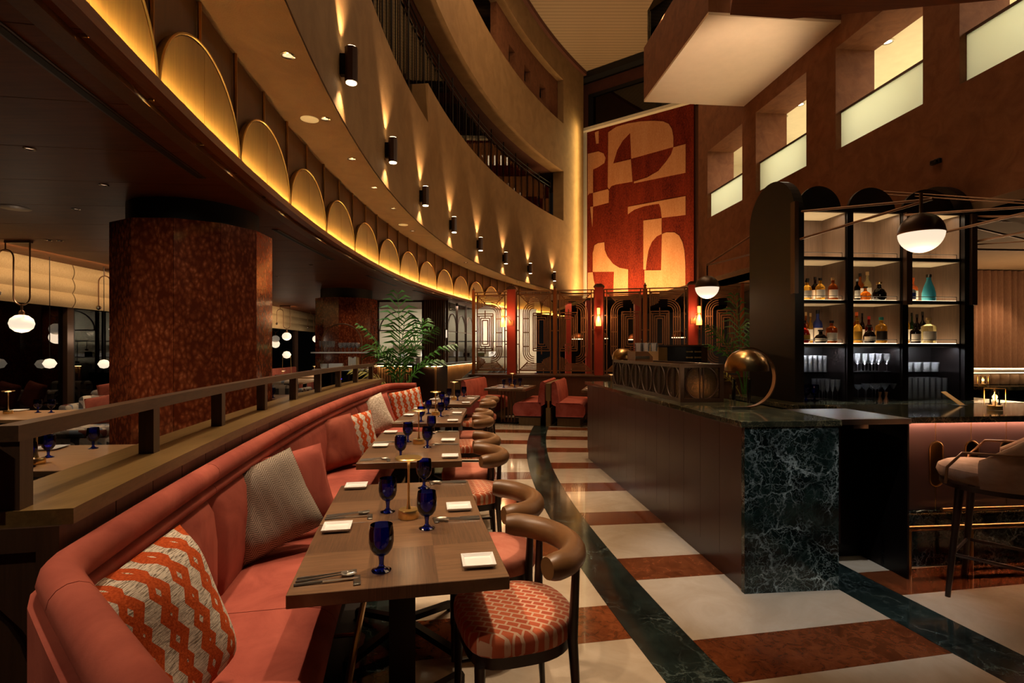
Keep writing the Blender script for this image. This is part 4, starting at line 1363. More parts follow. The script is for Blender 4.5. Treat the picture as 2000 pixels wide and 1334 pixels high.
# ---------------------------------------------------------------- bottles
def bottle(u, q, zs_, vtop, vbase, wpx, body, cap, label, lab='label', shape='round', name='bottle'):
    p = p_of(u, q)
    w_ = B(p, q, zs_)
    y = w_.y
    h = (vbase - vtop) * y / F_PX
    r = wpx * y / F_PX / 2
    t = bthing(name, label, 'bottle', p, q, zs_, 'bottles on the bar shelves')
    nk = r * 0.33
    if shape == 'round': prof = [(0, 0), (r * .96, 0), (r, h * .02), (r, h * .56), (r * .85, h * .64), (nk * 1.15, h * .72), (nk, h * .76), (nk, h * .90), (0, h * .90)]
    elif shape == 'slope': prof = [(0, 0), (r * .95, 0), (r, h * .03), (r * .98, h * .3), (r * .75, h * .52), (nk * 1.3, h * .72), (nk, h * .80), (nk, h * .90), (0, h * .90)]
    elif shape == 'flask': prof = [(0, 0), (r * .8, 0), (r, h * .12), (r, h * .38), (r * .7, h * .58), (nk * .9, h * .68), (nk * .8, h * .88), (0, h * .88)]
    else: prof = [(0, 0), (r * .95, 0), (r, h * .03), (r, h * .62), (r * .9, h * .68), (nk * 1.1, h * .74), (nk, h * .78), (nk, h * .9), (0, h * .9)]
    MB().lathe(prof, 18).build('body', M[body], t)
    MB().lathe([(0, h * .885), (nk * 1.25, h * .885), (nk * 1.25, h), (0, h)], 12).build('cap', M[cap], t)
    if lab:
        z0, z1 = (h * .10, h * .46) if shape != 'flask' else (h * .14, h * .36)
        rr = r * 1.015 if shape != 'slope' else r * 1.02
        MB().lathe([(rr, z0), (rr, z1)], 12, Matrix.Rotation(-PI * 0.98, 4, 'Z'), PI * .8).build('paper_label', M[lab], t)
    return t
QF, QM = Q0 + 0.10, Q0 + 0.26
z1, z2 = SZ[1], SZ[2]
for a_ in [
 (1576, QF, z1, 541, 580, 17, 'bottle_gold', 'cap_black', 'short golden whisky bottle, leftmost on the upper bottle shelf'),
 (1577, QM, z1, 530, 575, 15, 'bottle_amber', 'cap_black', 'amber whisky bottle standing behind the short golden one'),
 (1592, QM, z1, 527, 575, 14, 'bottle_dark', 'cap_black', 'dark tall whisky bottle at the back of the upper left bay'),
 (1602, QF, z1, 539, 582, 17, 'bottle_gold', 'cap_black', 'golden whisky bottle with big white label in the upper left bay'),
 (1627, QF, z1, 538, 582, 17, 'bottle_amber', 'cork', 'white labelled whisky bottle standing alone at right of the upper left bay'),
 (1674, QF, z1, 540, 582, 11, 'bottle_black', 'bottle_white', 'black bottle with white tip, leftmost in the upper middle bay'),
 (1680, QM, z1, 520, 576, 13, 'bottle_amber', 'cap_black', 'tall brown bottle behind the orange decanter'),
 (1694, QM, z1, 518, 577, 14, 'bottle_cream', 'cork', 'tallest pale bottle in the upper middle bay'),
 (1727, QM, z1, 526, 578, 13, 'bottle_dark', 'cap_red', 'dark bottle with a red capsule in the upper middle bay'),
 (1769.5, QM, z1, 524, 577, 6, 'bottle_green', 'cap_green', 'green bottle with lime capsule behind the orange bottle'),
 (1782, QM, z1, 529, 577, 18, 'bottle_orange', 'cap_orange', 'bright orange frosted bottle on the upper right shelf'),
 (1574, QM, z2, 601, 662, 9, 'bottle_amber', 'cork', 'slim amber bottle at far left back of the lower bottle shelf'),
 (1583, QM, z2, 603, 662, 9, 'bottle_gold', 'cork', 'slim golden bottle left of the blue labelled bottle'),
 (1597, QM, z2, 599, 664, 17, 'label_blue', 'cap_black', 'tall blue bottle with silver label on the lower left shelf'),
 (1624, QF, z2, 624, 668, 20, 'bottle_amber', 'cap_black', 'rosy amber bottle standing alone at right of the lower left bay'),
 (1673, QM, z2, 601, 662, 13, 'bottle_amber', 'cap_orange', 'orange capped bottle, leftmost in the lower middle bay'),
 (1675, QF, z2, 618, 668, 16, 'bottle_gold', 'label_gold', 'golden whisky bottle with slanted dark label in the lower middle bay'),
 (1684, QM, z2, 604, 663, 9, 'bottle_dark', 'cap_black', 'slim black bottle at the back of the lower middle bay'),
 (1697, QM, z2, 611, 664, 13, 'bottle_red', 'cap_red', 'red topped bottle behind the squat dark one'),
 (1721, QF, z2, 617, 668, 20, 'bottle_gold', 'cap_teal', 'yellow bottle with a teal cap in the lower middle bay'),
 (1772, QM, z2, 603, 662, 9, 'bottle_gold', 'cap_black', 'yellow bottle, leftmost in the lower right bay'),
 (1781, QM, z2, 602, 662, 9, 'bottle_green', 'cap_black', 'green bottle second from left in the lower right bay'),
 (1791, QM, z2, 604, 661, 11, 'bottle_dark', 'cap_black', 'dark bottle third from left in the lower right bay'),
 (1802, QM, z2, 600, 662, 11, 'bottle_black', 'cap_black', 'tall black bottle with cream oval label at back of the lower right bay'),
 (1788, QF, z2, 629, 668, 18, 'bottle_dark', 'cap_black', 'dark cream liqueur bottle at front of the lower right bay'),
 (1801, QF + 0.07, z2, 627, 664, 11, 'bottle_white', 'cap_black', 'white bottle between two dark ones in the lower right bay'),
 (1814, QF, z2, 618, 668, 24, 'bottle_cream', 'cork', 'broad pale bottle at right of the lower right bay')]:
    lb = 'label_gold' if 'slanted' in a_[8] else ('label_dark' if 'teal' in a_[8] else 'label')
    bottle(*a_, lab=lb, shape='square' if a_[5] > 18 else 'round')
bottle(1690, QF, z1, 555, 582, 20, 'bottle_amber', 'cap_black', 'squat orange decanter on the upper middle shelf', None, 'flask')
bottle(1717, QF, z1, 546, 582, 25, 'bottle_black', 'brass', 'round black decanter on the upper middle shelf', None, 'flask')
bottle(1778, QF, z1, 550, 583, 18, 'bottle_white', 'cap_black', 'white bottle with blue dots on the upper right shelf', 'label_blue', 'round')
bottle(1814, QF, z1, 531, 583, 23, 'bottle_cyan', 'steel', 'glowing sky blue frosted bottle at right of the upper right bay', None, 'slope')
bottle(1570, QF, z2, 624, 668, 22, 'bottle_red', 'cap_black', 'ornate red cognac decanter at left of the lower left bay', 'label_gold', 'flask')
bottle(1603, QF, z2, 642, 668, 24, 'bottle_dark', 'cap_black', 'low dark decanter in front of the blue bottle', 'label', 'flask')
bottle(1698, QF, z2, 632, 668, 22, 'bottle_dark', 'cap_black', 'squat dark bottle with round label in the lower middle bay', 'label', 'flask')

# ---------------------------------------------------------------- glassware in the bays
def gl_mesh(kind):
    b = MB()
    if kind == 'tumbler': pr = [(0, 0), (0.019, 0), (0.020, 0.004), (0.024, 0.165), (0.023, 0.165), (0.018, 0.01), (0, 0.01)]
    elif kind == 'rocks': pr = [(0, 0), (0.034, 0), (0.036, 0.004), (0.042, 0.095), (0.040, 0.095), (0.033, 0.014), (0, 0.014)]
    elif kind == 'highball': pr = [(0, 0), (0.025, 0), (0.026, 0.004), (0.028, 0.225), (0.027, 0.225), (0.024, 0.014), (0, 0.014)]
    elif kind == 'wine': pr = [(0, 0), (0.034, 0), (0.034, 0.003), (0.005, 0.008), (0.0035, 0.03), (0.0035, 0.075), (0.018, 0.088), (0.036, 0.115), (0.039, 0.14), (0.034, 0.185), (0.033, 0.185), (0.037, 0.14), (0.034, 0.117), (0.016, 0.092), (0, 0.085)]
    elif kind == 'flute': pr = [(0, 0), (0.024, 0), (0.024, 0.003), (0.004, 0.008), (0.003, 0.04), (0.003, 0.085), (0.012, 0.10), (0.023, 0.15), (0.025, 0.215), (0.024, 0.215), (0.021, 0.15), (0.010, 0.102), (0, 0.095)]
    elif kind == 'martini': pr = [(0, 0), (0.035, 0), (0.035, 0.003), (0.004, 0.008), (0.003, 0.03), (0.003, 0.10), (0.045, 0.17), (0.044, 0.171), (0.0, 0.105)]
    elif kind == 'coupe': pr = [(0, 0), (0.032, 0), (0.032, 0.003), (0.004, 0.008), (0.003, 0.03), (0.003, 0.095), (0.024, 0.108), (0.034, 0.13), (0.0355, 0.15), (0.0345, 0.15), (0.033, 0.131), (0.022, 0.111), (0.0, 0.101)]
    return b.lathe(pr, 16).mesh(kind, M['barware'])
GM = {k: gl_mesh(k) for k in ('tumbler', 'rocks', 'highball', 'wine', 'flute', 'martini', 'coupe')}
def glass_row(kind, us_, q, z, desc, group, mesh=None):
    for i, u in enumerate(us_):
        p = p_of(u, q)
        o = put(mesh or GM[kind], kind + '_glass', None, B(p, q, z), 0)
        tag(o, 'clear %s glass, %s from left %s' % (kind, ORD[i], desc), 'glass', group)
zg, zb = 1.276, 0.985
glass_row('tumbler', [1573 + 9.6 * i for i in range(5)], QF, zg, 'in the front row of the left bay', 'tumblers on the glass shelf')
glass_row('tumbler', [1577 + 9.6 * i for i in range(4)], QM, zg, 'in the back row of the left bay', 'tumblers on the glass shelf')
glass_row('wine', [1675, 1689, 1703, 1716, 1732], QF, zg, 'in the front row of the middle bay', 'wine glasses on the glass shelf')
glass_row('wine', [1682, 1696, 1709], QM, zg, 'in the back row of the middle bay', 'wine glasses on the glass shelf')
glass_row('rocks', [1776, 1792, 1810, 1826], QF, zg, 'on the glass shelf of the right bay', 'rocks glasses on the glass shelf')
glass_row('flute', [1606, 1616, 1626, 1636, 1645], QF, zb, 'in the front row at foot of the left bay', 'flutes at the foot of the shelves')
glass_row('flute', [1590, 1600, 1610, 1620], QM, zb, 'in the back row at foot of the left bay', 'flutes at the foot of the shelves')
glass_row('coupe', [1676, 1690, 1704, 1716], QM, zb, 'in the back row at foot of the middle bay', 'coupes at the foot of the shelves')
glass_row('martini', [1692, 1710, 1728, 1746], QF, zb, 'in the front row at foot of the middle bay', 'martini glasses at the foot of the shelves')
glass_row('highball', [1776 + 11.5 * i for i in range(7)], QF, zb, 'in the front row at foot of the right bay', 'highball glasses at the foot of the shelves')
glass_row('highball', [1781 + 11 * i for i in range(6)], QM, zb, 'in the back row at foot of the right bay', 'highball glasses at the foot of the shelves')
for i, u in enumerate((1574, 1591)):
    goblet(B(p_of(u, QF), QF, zb), 'cobalt blue goblet, %s from left at the foot of the left bay' % ORD[i], 'blue goblets at the foot of the shelves')
for i, (u, lab) in enumerate(((1711, 'left'), (1723, 'right'))):
    o = MB().lathe([(0.02, 0.0), (0.022, 0.0), (0.008, 0.05), (0.016, 0.095), (0.015, 0.095), (0.006, 0.05)], 14).build('jigger', M['bronze'], None, loc=B(p_of(u, Q0 + 0.02), Q0 - 0.03, 0.985))
    tag(o, 'small bronze jigger, %s of the pair before the coupes' % lab, 'jigger', 'jiggers on the back bar')

# ---------------------------------------------------------------- glass screen and machines on the counter
cs = bthing('counter_screen', 'bronze counter screen with ringed bubble glass panels on the bar', 'screen', 0.086, 1.147, 1.06)
SW, SL, SH = 0.375, 2.0, 0.32
def sbar(a_, b_, part='frame_bar', w_=0.03):
    MB().bar(a_, b_, w_, w_).build(part, M['bronze_dark'], cs, smooth=False)
for z in (0.016, SH - 0.016):
    sbar((0.015, 0, z), (0.015, SL, z)); sbar((0, 0.015, z), (SW, 0.015, z)); sbar((SW - 0.015, 0, z), (SW - 0.015, SL, z))
for x, y in ((0.015, 0.015), (SW - 0.015, 0.015), (0.015, SL - 0.015), (SW - 0.015, SL - 0.015)):
    sbar((x, y, 0.001), (x, y, SH), 'corner_post', 0.034)
for i in range(6):
    c = SL * (i + 0.5) / 6
    MB().tube([(0.006, c + 0.142 * math.cos(t), SH / 2 + 0.142 * math.sin(t)) for t in [2 * PI * j / 32 for j in range(32)]], 0.006, 6, closed=True).build('ring', M['bronze_dark'], cs)
    for d in (-0.014, 0.014):
        sbar((0.008, c + d, 0.03), (0.008, c + d, SH - 0.03), 'mullion', 0.009)
    MB().box(0.016, 0.022, c - SL / 12 + 0.002, c + SL / 12 - 0.002, 0.03, SH - 0.03).build('glass_panel', M['bubble'], cs, smooth=False)
MB().tube([(SW / 2 + 0.142 * math.cos(t), 0.006, SH / 2 + 0.142 * math.sin(t)) for t in [2 * PI * j / 36 for j in range(36)]], 0.006, 6, closed=True).build('ring', M['bronze_dark'], cs)
for d in (-0.016, 0.016):
    sbar((SW / 2 + d, 0.008, 0.03), (SW / 2 + d, 0.008, SH - 0.03), 'mullion', 0.009)
MB().box(0.03, SW - 0.03, 0.016, 0.022, 0.03, SH - 0.03).build('glass_panel', M['bubble'], cs, smooth=False)
cm = bthing('coffee_machine', 'black coffee machine with brass end and eight handles behind the counter screen', 'coffee machine', 0.77, 3.15, 0.931)
cm.scale = (1.18, 1.0, 1.28)
MB().box(0.0, 0.40, 0.0, 0.42, 0.0, 0.475, 0.006, 2).build('body', M['black'], cm)
MB().box(-0.10, -0.001, 0.0, 0.42, 0.0, 0.47, 0.004, 1).build('brass_side', M['brass_dark'], cm)
MB().box(0.36, 0.425, -0.006, 0.42, 0.0, 0.47).build('brass_end', M['brass_dark'], cm, smooth=False)
MB().box(-0.105, 0.43, -0.01, 0.43, 0.476, 0.49).build('lid', M['bronze_dark'], cm, smooth=False)
for i in range(4):
    for j in range(2):
        x, z = 0.20 + j * 0.09, 0.26 + i * 0.055
        MB().tube([(x, -0.02, z), (x + 0.055, -0.02, z)], 0.006, 6).lathe([(0, 0), (0.008, 0), (0.008, 0.02), (0, 0.02)], 8, Matrix.Translation((x, 0, z)) @ Matrix.Rotation(PI / 2, 4, 'X')).lathe([(0, 0), (0.008, 0), (0.008, 0.02), (0, 0.02)], 8, Matrix.Translation((x + 0.055, 0, z)) @ Matrix.Rotation(PI / 2, 4, 'X')).build('handle', M['brass'], cm)
pt = bthing('till_printer', 'grey till printer beside the black coffee machine', 'printer', p_of(1241, 2.6), 2.6, 1.06)
MB().extrude([(0, 0, 0), (0.20, 0, 0), (0.20, 0.0, 0.36), (0.14, 0, 0.42), (0, 0, 0.42)], (0, 0.28, 0)).build('body', M['bronze'], pt)
MB().box(0.0, 0.16, -0.006, 0.0, 0.34, 0.37).build('paper_slot', M['steel'], pt, smooth=False)
for i in range(3):
    o = put(GM['rocks'], 'cup_glass', None, B(p_of(1247 + 15 * i, 2.70), 2.70, 1.481), 0)
    tag(o, 'upturned clear glass, %s from left on top of the till printer' % ORD[i], 'glass', 'glasses on the till printer')
for i in range(2):
    t = bthing('brass_bottle', 'small brass topped bottle, %s of two above the till printer' % ('left', 'right')[i], 'bottle', p_of(1262 + 6 * i, 2.83), 2.83, 1.481)
    MB().lathe([(0, 0), (0.012, 0), (0.012, 0.07), (0.007, 0.08), (0.007, 0.10), (0, 0.10)], 10).build('body', M['brass'], t)
    MB().lathe([(0, 0.1), (0.009, 0.1), (0.009, 0.12), (0, 0.12)], 10).build('cap', M['bronze'], t)
dl = bthing('dome_lamp', 'polished brass dome lamp at the far end of the bar counter', 'lamp', p_of(1216, 3.35), 3.35, 1.06)
MB().lathe([(0, 0), (0.06, 0), (0.06, 0.01), (0.012, 0.014), (0.012, 0.33), (0, 0.33)], 16).build('stand', M['brass_dark'], dl)
MB().lathe([(0.128, 0.32), (0.127, 0.36), (0.11, 0.41), (0.07, 0.445), (0.0, 0.46), (0.0, 0.455), (0.068, 0.44), (0.107, 0.408), (0.123, 0.36), (0.124, 0.32)], 28).build('shade', M['brass_dark'], dl)
# ring lamp near the marble end
al = bthing('ring_lamp', 'copper dome lamp hung in a broad metal ring on the marble counter', 'lamp', 0.40, 0.60, 1.06)
MB().lathe([(0.152, 0.285), (0.150, 0.325), (0.132, 0.375), (0.098, 0.415), (0.05, 0.438), (0.0, 0.445), (0.0, 0.44), (0.048, 0.433), (0.094, 0.410), (0.127, 0.373), (0.145, 0.325), (0.147, 0.285)], 32, Matrix.Translation((-0.04, 0, 0))).build('shade', M['brass_dark'], al)
b = MB()
rg = []
for i in range(41):
    t = PI * 0.56 - (PI * 1.06) * i / 40
    c, s = math.cos(t), math.sin(t)
    rg.append([b.bm.verts.new((-0.04 + (0.215 + dr) * c, y, 0.235 + (0.215 + dr) * s)) for dr, y in ((0, -0.02), (0, 0.02), (0.008, 0.02), (0.008, -0.02))])
for i in range(40):
    for k in range(4):
        b.bm.faces.new([rg[i][k], rg[i][(k + 1) % 4], rg[i + 1][(k + 1) % 4], rg[i + 1][k]])
b.bm.faces.new(rg[0]); b.bm.faces.new(rg[-1])
b.build('ring', M['bronze'], al)
MB().box(-0.16, -0.02, -0.02, 0.02, 0.0, 0.02).build('foot', M['steel'], al, smooth=False)
lamp('POINT', 'ring_lamp_glow', B(0.36, 0.60, 1.32), None, 1.2, WARM, 0.05)
for i, u in enumerate((1433, 1463)):
    o = MB().lathe([(0.03, 0), (0.03, 0.01), (0.018, 0.012), (0.018, 0.28), (0.022, 0.29), (0, 0.29)], 14).build('beer_tap', M['chrome'], None, loc=B(p_of(u, 1.75), 1.75, 0.93))
    tag(o, 'chrome tap column, %s of two behind the copper dome lamp' % ('left', 'right')[i], 'tap', 'chrome taps behind the bar')
sk = bthing('work_counter', 'stainless steel work counter inside the bar behind the dome lamp', 'counter', 0.75, 1.35)
MB().box(0.0, 0.57, 0.0, 2.75, 0.0, 0.90).build('cabinet', M['black'], sk, smooth=False)
MB().box(-0.01, 0.57, -0.01, 2.75, 0.90, 0.93).build('worktop', M['steel'], sk, smooth=False)
# lanterns
def lantern(loc, label, s=1.0):
    t = thing('candle_lantern', label, 'lantern', loc, BETA, 'brass candle lanterns on the bar')
    MB().lathe([(0, 0), (0.045 * s, 0), (0.045 * s, 0.03 * s), (0, 0.03 * s)], 20).build('base', M['brass'], t)
    h, w_ = 0.155 * s, 0.042 * s
    b = MB()
    for sx in (-1, 1):
        for sy in (-1, 1):
            b.bar((sx * w_, sy * w_, 0.03 * s), (sx * w_, sy * w_, h), 0.004)
        b.bar((sx * w_, -w_, h), (sx * w_, w_, h), 0.004); b.bar((-w_, sx * w_, h), (w_, sx * w_, h), 0.004)
    b.build('frame', M['brass'], t, smooth=False)
    MB().lathe([(0.03 * s, 0.031 * s), (0.03 * s, h * .93)], 16).build('chimney', M['glass'], t)
    c = MB().lathe([(0, 0.031 * s), (0.014 * s, 0.031 * s), (0.014 * s, 0.06 * s), (0, 0.06 * s)], 12).build('candle', M['white_matt'], t)
    MB().lathe([(0, 0.062 * s), (0.012 * s, 0.075 * s), (0.009 * s, 0.10 * s), (0, 0.135 * s)], 10).build('flame', M['flame'], c)
    lamp('POINT', 'candle_glow', Vector(loc) + Vector((0, 0, 0.09 * s)), None, 1.2, WARMD, 0.02)
lantern(at(1943, 800, 1.06), 'brass framed candle lantern glowing on the bar at right')
lantern(B(0.52, 1.75, 1.062), 'small candle lantern seen left of the copper dome lamp', 0.9)
mn = thing('menu_stand', 'tilted glossy drinks menu stand on the bar', 'menu', at(1880, 792, 1.058), BETA + 0.5)
MB().box(-0.05, 0.05, -0.002, 0.002, 0.0, 0.16, M=Matrix.Translation((0, 0, 0.002)) @ Matrix.Rotation(-0.9, 4, 'X')).build('card', M['label_gold'], mn, smooth=False)
MB().box(-0.05, 0.05, -0.02, 0.06, 0, 0.004).build('base', M['black'], mn, smooth=False)

# ---------------------------------------------------------------- globe pendants on a rod frame
def globe_pendant(c, r, label):
    t = thing('globe_pendant', label, 'pendant lamp', c, BETA, 'half domed globe pendants over the bar')
    hs = [PI / 2 * i / 10 for i in range(11)]
    MB().lathe([(r * math.cos(x) * 1.01, r * math.sin(x) * 1.01) for x in hs], 32).build('metal_dome', M['bronze_dark'], t)
    MB().lathe([(r * math.cos(x), -r * math.sin(x)) for x in hs], 32).build('opal_bowl', M['globe'], t)
    MB().lathe([(r * 1.0, 0.006), (r * 1.03, 0.006), (r * 1.03, -0.006), (r * 1.0, -0.006)], 32).build('rim', M['bronze'], t)
    MB().lathe([(0.012, r), (0.012, r + 0.16)], 10).build('stem', M['bronze_dark'], t)
    lamp('POINT', 'pendant_glow', Vector(c) + Vector((0, 0, -r * 1.15)), None, 7, WARM2, r * 0.8)
G1 = aty(1799, 455, 4.2)
G2 = aty(1381, 561, 7.1)
globe_pendant(G1, 0.153, 'large half domed globe pendant in front of the bottle shelves')
globe_pendant(G2, 0.150, 'half domed globe pendant left of the bottle shelves')
tr = thing('rod_frame', 'spidery frame of thin metal rods joining the bar pendants and shelves', 'lighting frame', B(2.5, 1.8, 2.9))
def rod(a_, b_, r=0.0115):
    o = -tr.location
    MB().tube([a_ + o, b_ + o], r, 6).build('rod', M['bronze'], tr)
J1 = G1 + Vector((0, 0, 0.31))
rod(aty(1566, 413, 5.2), aty(1822, 389, 4.15)); rod(aty(1563, 467, 5.2), aty(1822, 388, 4.15))
rod(aty(1768, 420, 5.2), aty(2040, 402, 4.3)); rod(aty(1848, 453, 4.6), aty(2040, 407, 4.0))
J2 = G2 + Vector((0, 0, 0.30))
rod(aty(1480, 452, 5.95), J2); rod(aty(1480, 493, 5.95), J2 + Vector((0, 0, -0.01)))
rod(aty(1700, 372, 5.9), aty(2040, 395, 4.6), 0.006); rod(aty(1700, 378, 5.9), aty(2040, 400, 4.6), 0.006)
rod(aty(1898, 423, 5.5), aty(2030, 422, 4.8)); rod(aty(1898, 443, 5.5), aty(2030, 474, 6.4)); rod(aty(1898, 473, 5.5), aty(2030, 448, 4.7)); rod(aty(1898, 478, 5.5), aty(2030, 470, 5.0), 0.007); rod(aty(1898, 487, 5.5), aty(2030, 489, 6.0)); rod(aty(1898, 428, 5.5), aty(2030, 436, 6.2), 0.007)

# ---------------------------------------------------------------- bar stool
st = thing('bar_stool', 'tan velvet bar stool with curved back and dark legs before the mauve bar', 'bar stool', (2.96, 3.24, 0), math.radians(130))
st.scale = (1.1, 1.1, 1.0)
def arcpts(r, a0, a1, n, z): return [(r * math.cos(a0 + (a1 - a0) * i / n), r * math.sin(a0 + (a1 - a0) * i / n), z) for i in range(n + 1)]
b = MB()
b.lathe([(0, 0.70), (0.23, 0.70), (0.26, 0.715), (0.27, 0.745), (0.262, 0.78), (0.235, 0.80), (0.12, 0.807), (0, 0.808)], 36, Matrix.Diagonal((1.08, 0.98, 1, 1)))
b.build('seat', M['tan_velvet'], st)
b = MB()
rings = []
for i in range(31):
    t = PI - 1.75 + 3.5 * i / 30
    e = min(i, 30 - i) / 30
    hh = 0.70 + 0.30 * min(1.0, 0.55 + e * 2.6)
    c, s = math.cos(t), math.sin(t)
    rings.append([b.bm.verts.new((c * rr, s * rr, z)) for rr, z in ((0.245, 0.70), (0.29, 0.70), (0.315, 0.80), (0.315, hh - 0.02), (0.30, hh), (0.275, hh), (0.262, hh - 0.02), (0.258, 0.80))])
for i in range(30):
    for k in range(8):
        b.bm.faces.new([rings[i][k], rings[i][(k + 1) % 8], rings[i + 1][(k + 1) % 8], rings[i + 1][k]])
b.bm.faces.new(rings[0]); b.bm.faces.new(rings[-1])
b.build('backrest', M['tan_velvet'], st, angle=60)
MB().tube([(0.20, -0.26, 0.70), (0.19, -0.275, 0.80), (0.12, -0.30, 0.90)] + [(0.325 * math.cos(t), 0.325 * math.sin(t), 0.915) for t in [PI + 1.35 - 2.7 * i / 20 for i in range(21)]] + [(0.12, 0.30, 0.90), (0.19, 0.275, 0.80), (0.20, 0.26, 0.70)], 0.0075, 8).build('arm_rail', M['bronze'], st)
MB().lathe([(0.25, 0.665), (0.275, 0.67), (0.275, 0.698), (0.25, 0.698)], 36).build('seat_rail', M['walnut'], st)
for i in range(4):
    an = PI / 4 + i * PI / 2
    c, s = math.cos(an), math.sin(an)
    MB().tube([(0.22 * c, 0.22 * s, 0.69), (0.285 * c, 0.285 * s, 0.0)], [0.021, 0.013], 10).build('leg', M['walnut'], st)
MB().tube([(0.262 * math.cos(PI / 4 + i * PI / 2), 0.262 * math.sin(PI / 4 + i * PI / 2), 0.26) for i in range(4)], 0.011, 6, closed=True).build('foot_ring', M['walnut'], st, smooth=False)

# ---------------------------------------------------------------- far right: second counter, curtain, panels
fc = thing('far_counter', 'far bar counter with lit tufted front and dark marble ledge at right edge', 'counter', (6.75, 8.0, 0), BETA)
MB().box(0.0, 3.2, 0.10, 0.8, 0.0, 1.16).build('carcass', M['black'], fc, smooth=False)
MB().box(-0.05, 3.25, -0.05, 0.85, 1.16, 1.20).build('top', M['white_matt'], fc, smooth=False)
MB().box(-0.05, 3.25, -0.35, 0.09, 0.92, 0.97).build('marble_ledge', M['green_top'], fc, smooth=False)
for i in range(20):
    MB().lathe([(0.082, 0.975), (0.09, 0.99), (0.09, 1.12), (0.082, 1.13)], 12, Matrix.Translation((0.08 + i * 0.16, 0.12, 0))).build('tuft', M['tan_velvet'], fc)
MB().box(0.0, 3.2, -0.02, -0.005, 1.148, 1.158).build('led_strip', M['led_soft'], fc, smooth=False)
lantern((6.85, 7.82, 0.972), 'candle lantern on the far marble ledge beside the shelves', 1.0)
cu = thing('curtain', 'floor length rose beige curtain beyond the bar at right', 'curtain', (7.95, 9.35, 0), BETA)
b = MB()
prof = []
N = 90
for i in range(N + 1):
    x = 1.05 * i / N
    prof.append((x, 0.05 * math.sin(x * 48) + 0.015 * math.sin(x * 31)))
pts = [(x, y, 0) for x, y in prof]
top = [b.bm.verts.new((x, y, 0.02)) for x, y in prof]
bot = [b.bm.verts.new((x, y * 0.75, 2.88)) for x, y in prof]
for i in range(N):
    b.bm.faces.new([top[i], top[i + 1], bot[i + 1], bot[i]])
b.build('cloth', M['curtain'], cu, angle=80)
MB().tube([(-0.02, 0.0, 2.885), (1.1, 0.0, 2.885)], 0.008, 6).build('track', M['bronze_dark'], cu)
wr = struct(MB().box(6.0, 12.5, 9.7, 9.85, 0, 2.9).build('wall_bar_back', M['dark_wall'], smooth=False))
for i in range(3):
    for j in range(3):
        x0, z0 = 9.12 + i * 0.55, 0.1 + j * 0.92
        MB().box(x0, x0 + 0.5, 9.66, 9.70, z0, z0 + 0.86).build('wall_panel', M['oak_v'], wr, smooth=False)
lamp('AREA', 'right_room_light', (7.2, 7.2, 2.85), (7.2, 7.4, 0), 26, WARM, 1.5)
lamp('AREA', 'right_ceiling_fill', (8.2, 8.75, 1.25), (8.0, 7.5, 2.9), 22, WARM, 1.4, sy=0.1)  # added fill, hidden behind the counter, lightens the low ceiling
lamp('SPOT', 'curtain_spot', (8.3, 8.6, 2.86), (8.4, 9.35, 1.2), 60, WARM, 0.05, 70, 0.7)
struct(MB().box(5.6, 5.75, 9.7, 14, 0, 2.9).build('wall_bar_side', M['dark_wall'], smooth=False))
# ---------------------------------------------------------------- screen and booths
SA = Vector((-0.8964, 12.55, 0))
SR = -0.2236
SX = Vector((math.cos(SR), math.sin(SR), 0))
SY = Vector((-math.sin(SR), math.cos(SR), 0))
def S(x, y, z=0.0): return SA + SX * x + SY * y + Vector((0, 0, z))
def sthing(name, label, cat, x, y, z=0.0, group=None, rz=0.0): return thing(name, label, cat, S(x, y, z), SR + rz, group)
sw = sthing('booth_wall', 'low oak wall carrying the metal screens behind the booths', 'wall', 0, 0)
MB().box(-0.08, 5.95, -0.05, 0.05, 0.0, 0.90).build('core', M['walnut'], sw, smooth=False)
for i in range(9):
    MB().box(-0.08 + i * 0.67 + 0.003, -0.08 + (i + 1) * 0.67 - 0.003, -0.066, -0.05, 0.02, 0.895).build('wall_panel', M['oak_v'], sw, smooth=False)
MB().box(-0.12, 5.98, -0.09, 0.09, 0.90, 0.935).build('capping', M['oak'], sw, smooth=False)
reds = [0.919, 2.896, 4.873]
thin = [0.0, 1.914, 3.887, 5.864]
for i, x in enumerate(reds):
    t = sthing('screen_post', 'stout oxblood red post with stepped cap, %s from left in the screen' % ORD[i], 'post', x, 0, 0.936, 'red posts of the screen')
    MB().box(-0.095, 0.095, -0.08, 0.08, 0.0, 1.94).build('shaft', M['red_paint'], t, smooth=False)
    MB().box(-0.115, 0.115, -0.10, 0.10, 1.94, 1.975).box(-0.095, 0.095, -0.085, 0.085, 1.975, 2.0).box(-0.06, 0.06, -0.06, 0.06, 2.0, 2.02).build('cap', M['bronze_dark'], t, smooth=False)
for i, x in enumerate(thin):
    t = sthing('screen_upright', 'slim bronze upright with finial, %s from left in the screen' % ORD[i], 'post', x, 0, 0.936, 'slim uprights of the screen')
    MB().box(-0.03, 0.03, -0.03, 0.03, 0.0, 1.95).build('shaft', M['copper'], t, smooth=False)
    MB().lathe([(0.035, 1.95), (0.035, 1.97), (0.015, 1.985), (0.015, 2.0), (0.0, 2.03)], 10).build('finial', M['bronze_dark'], t)
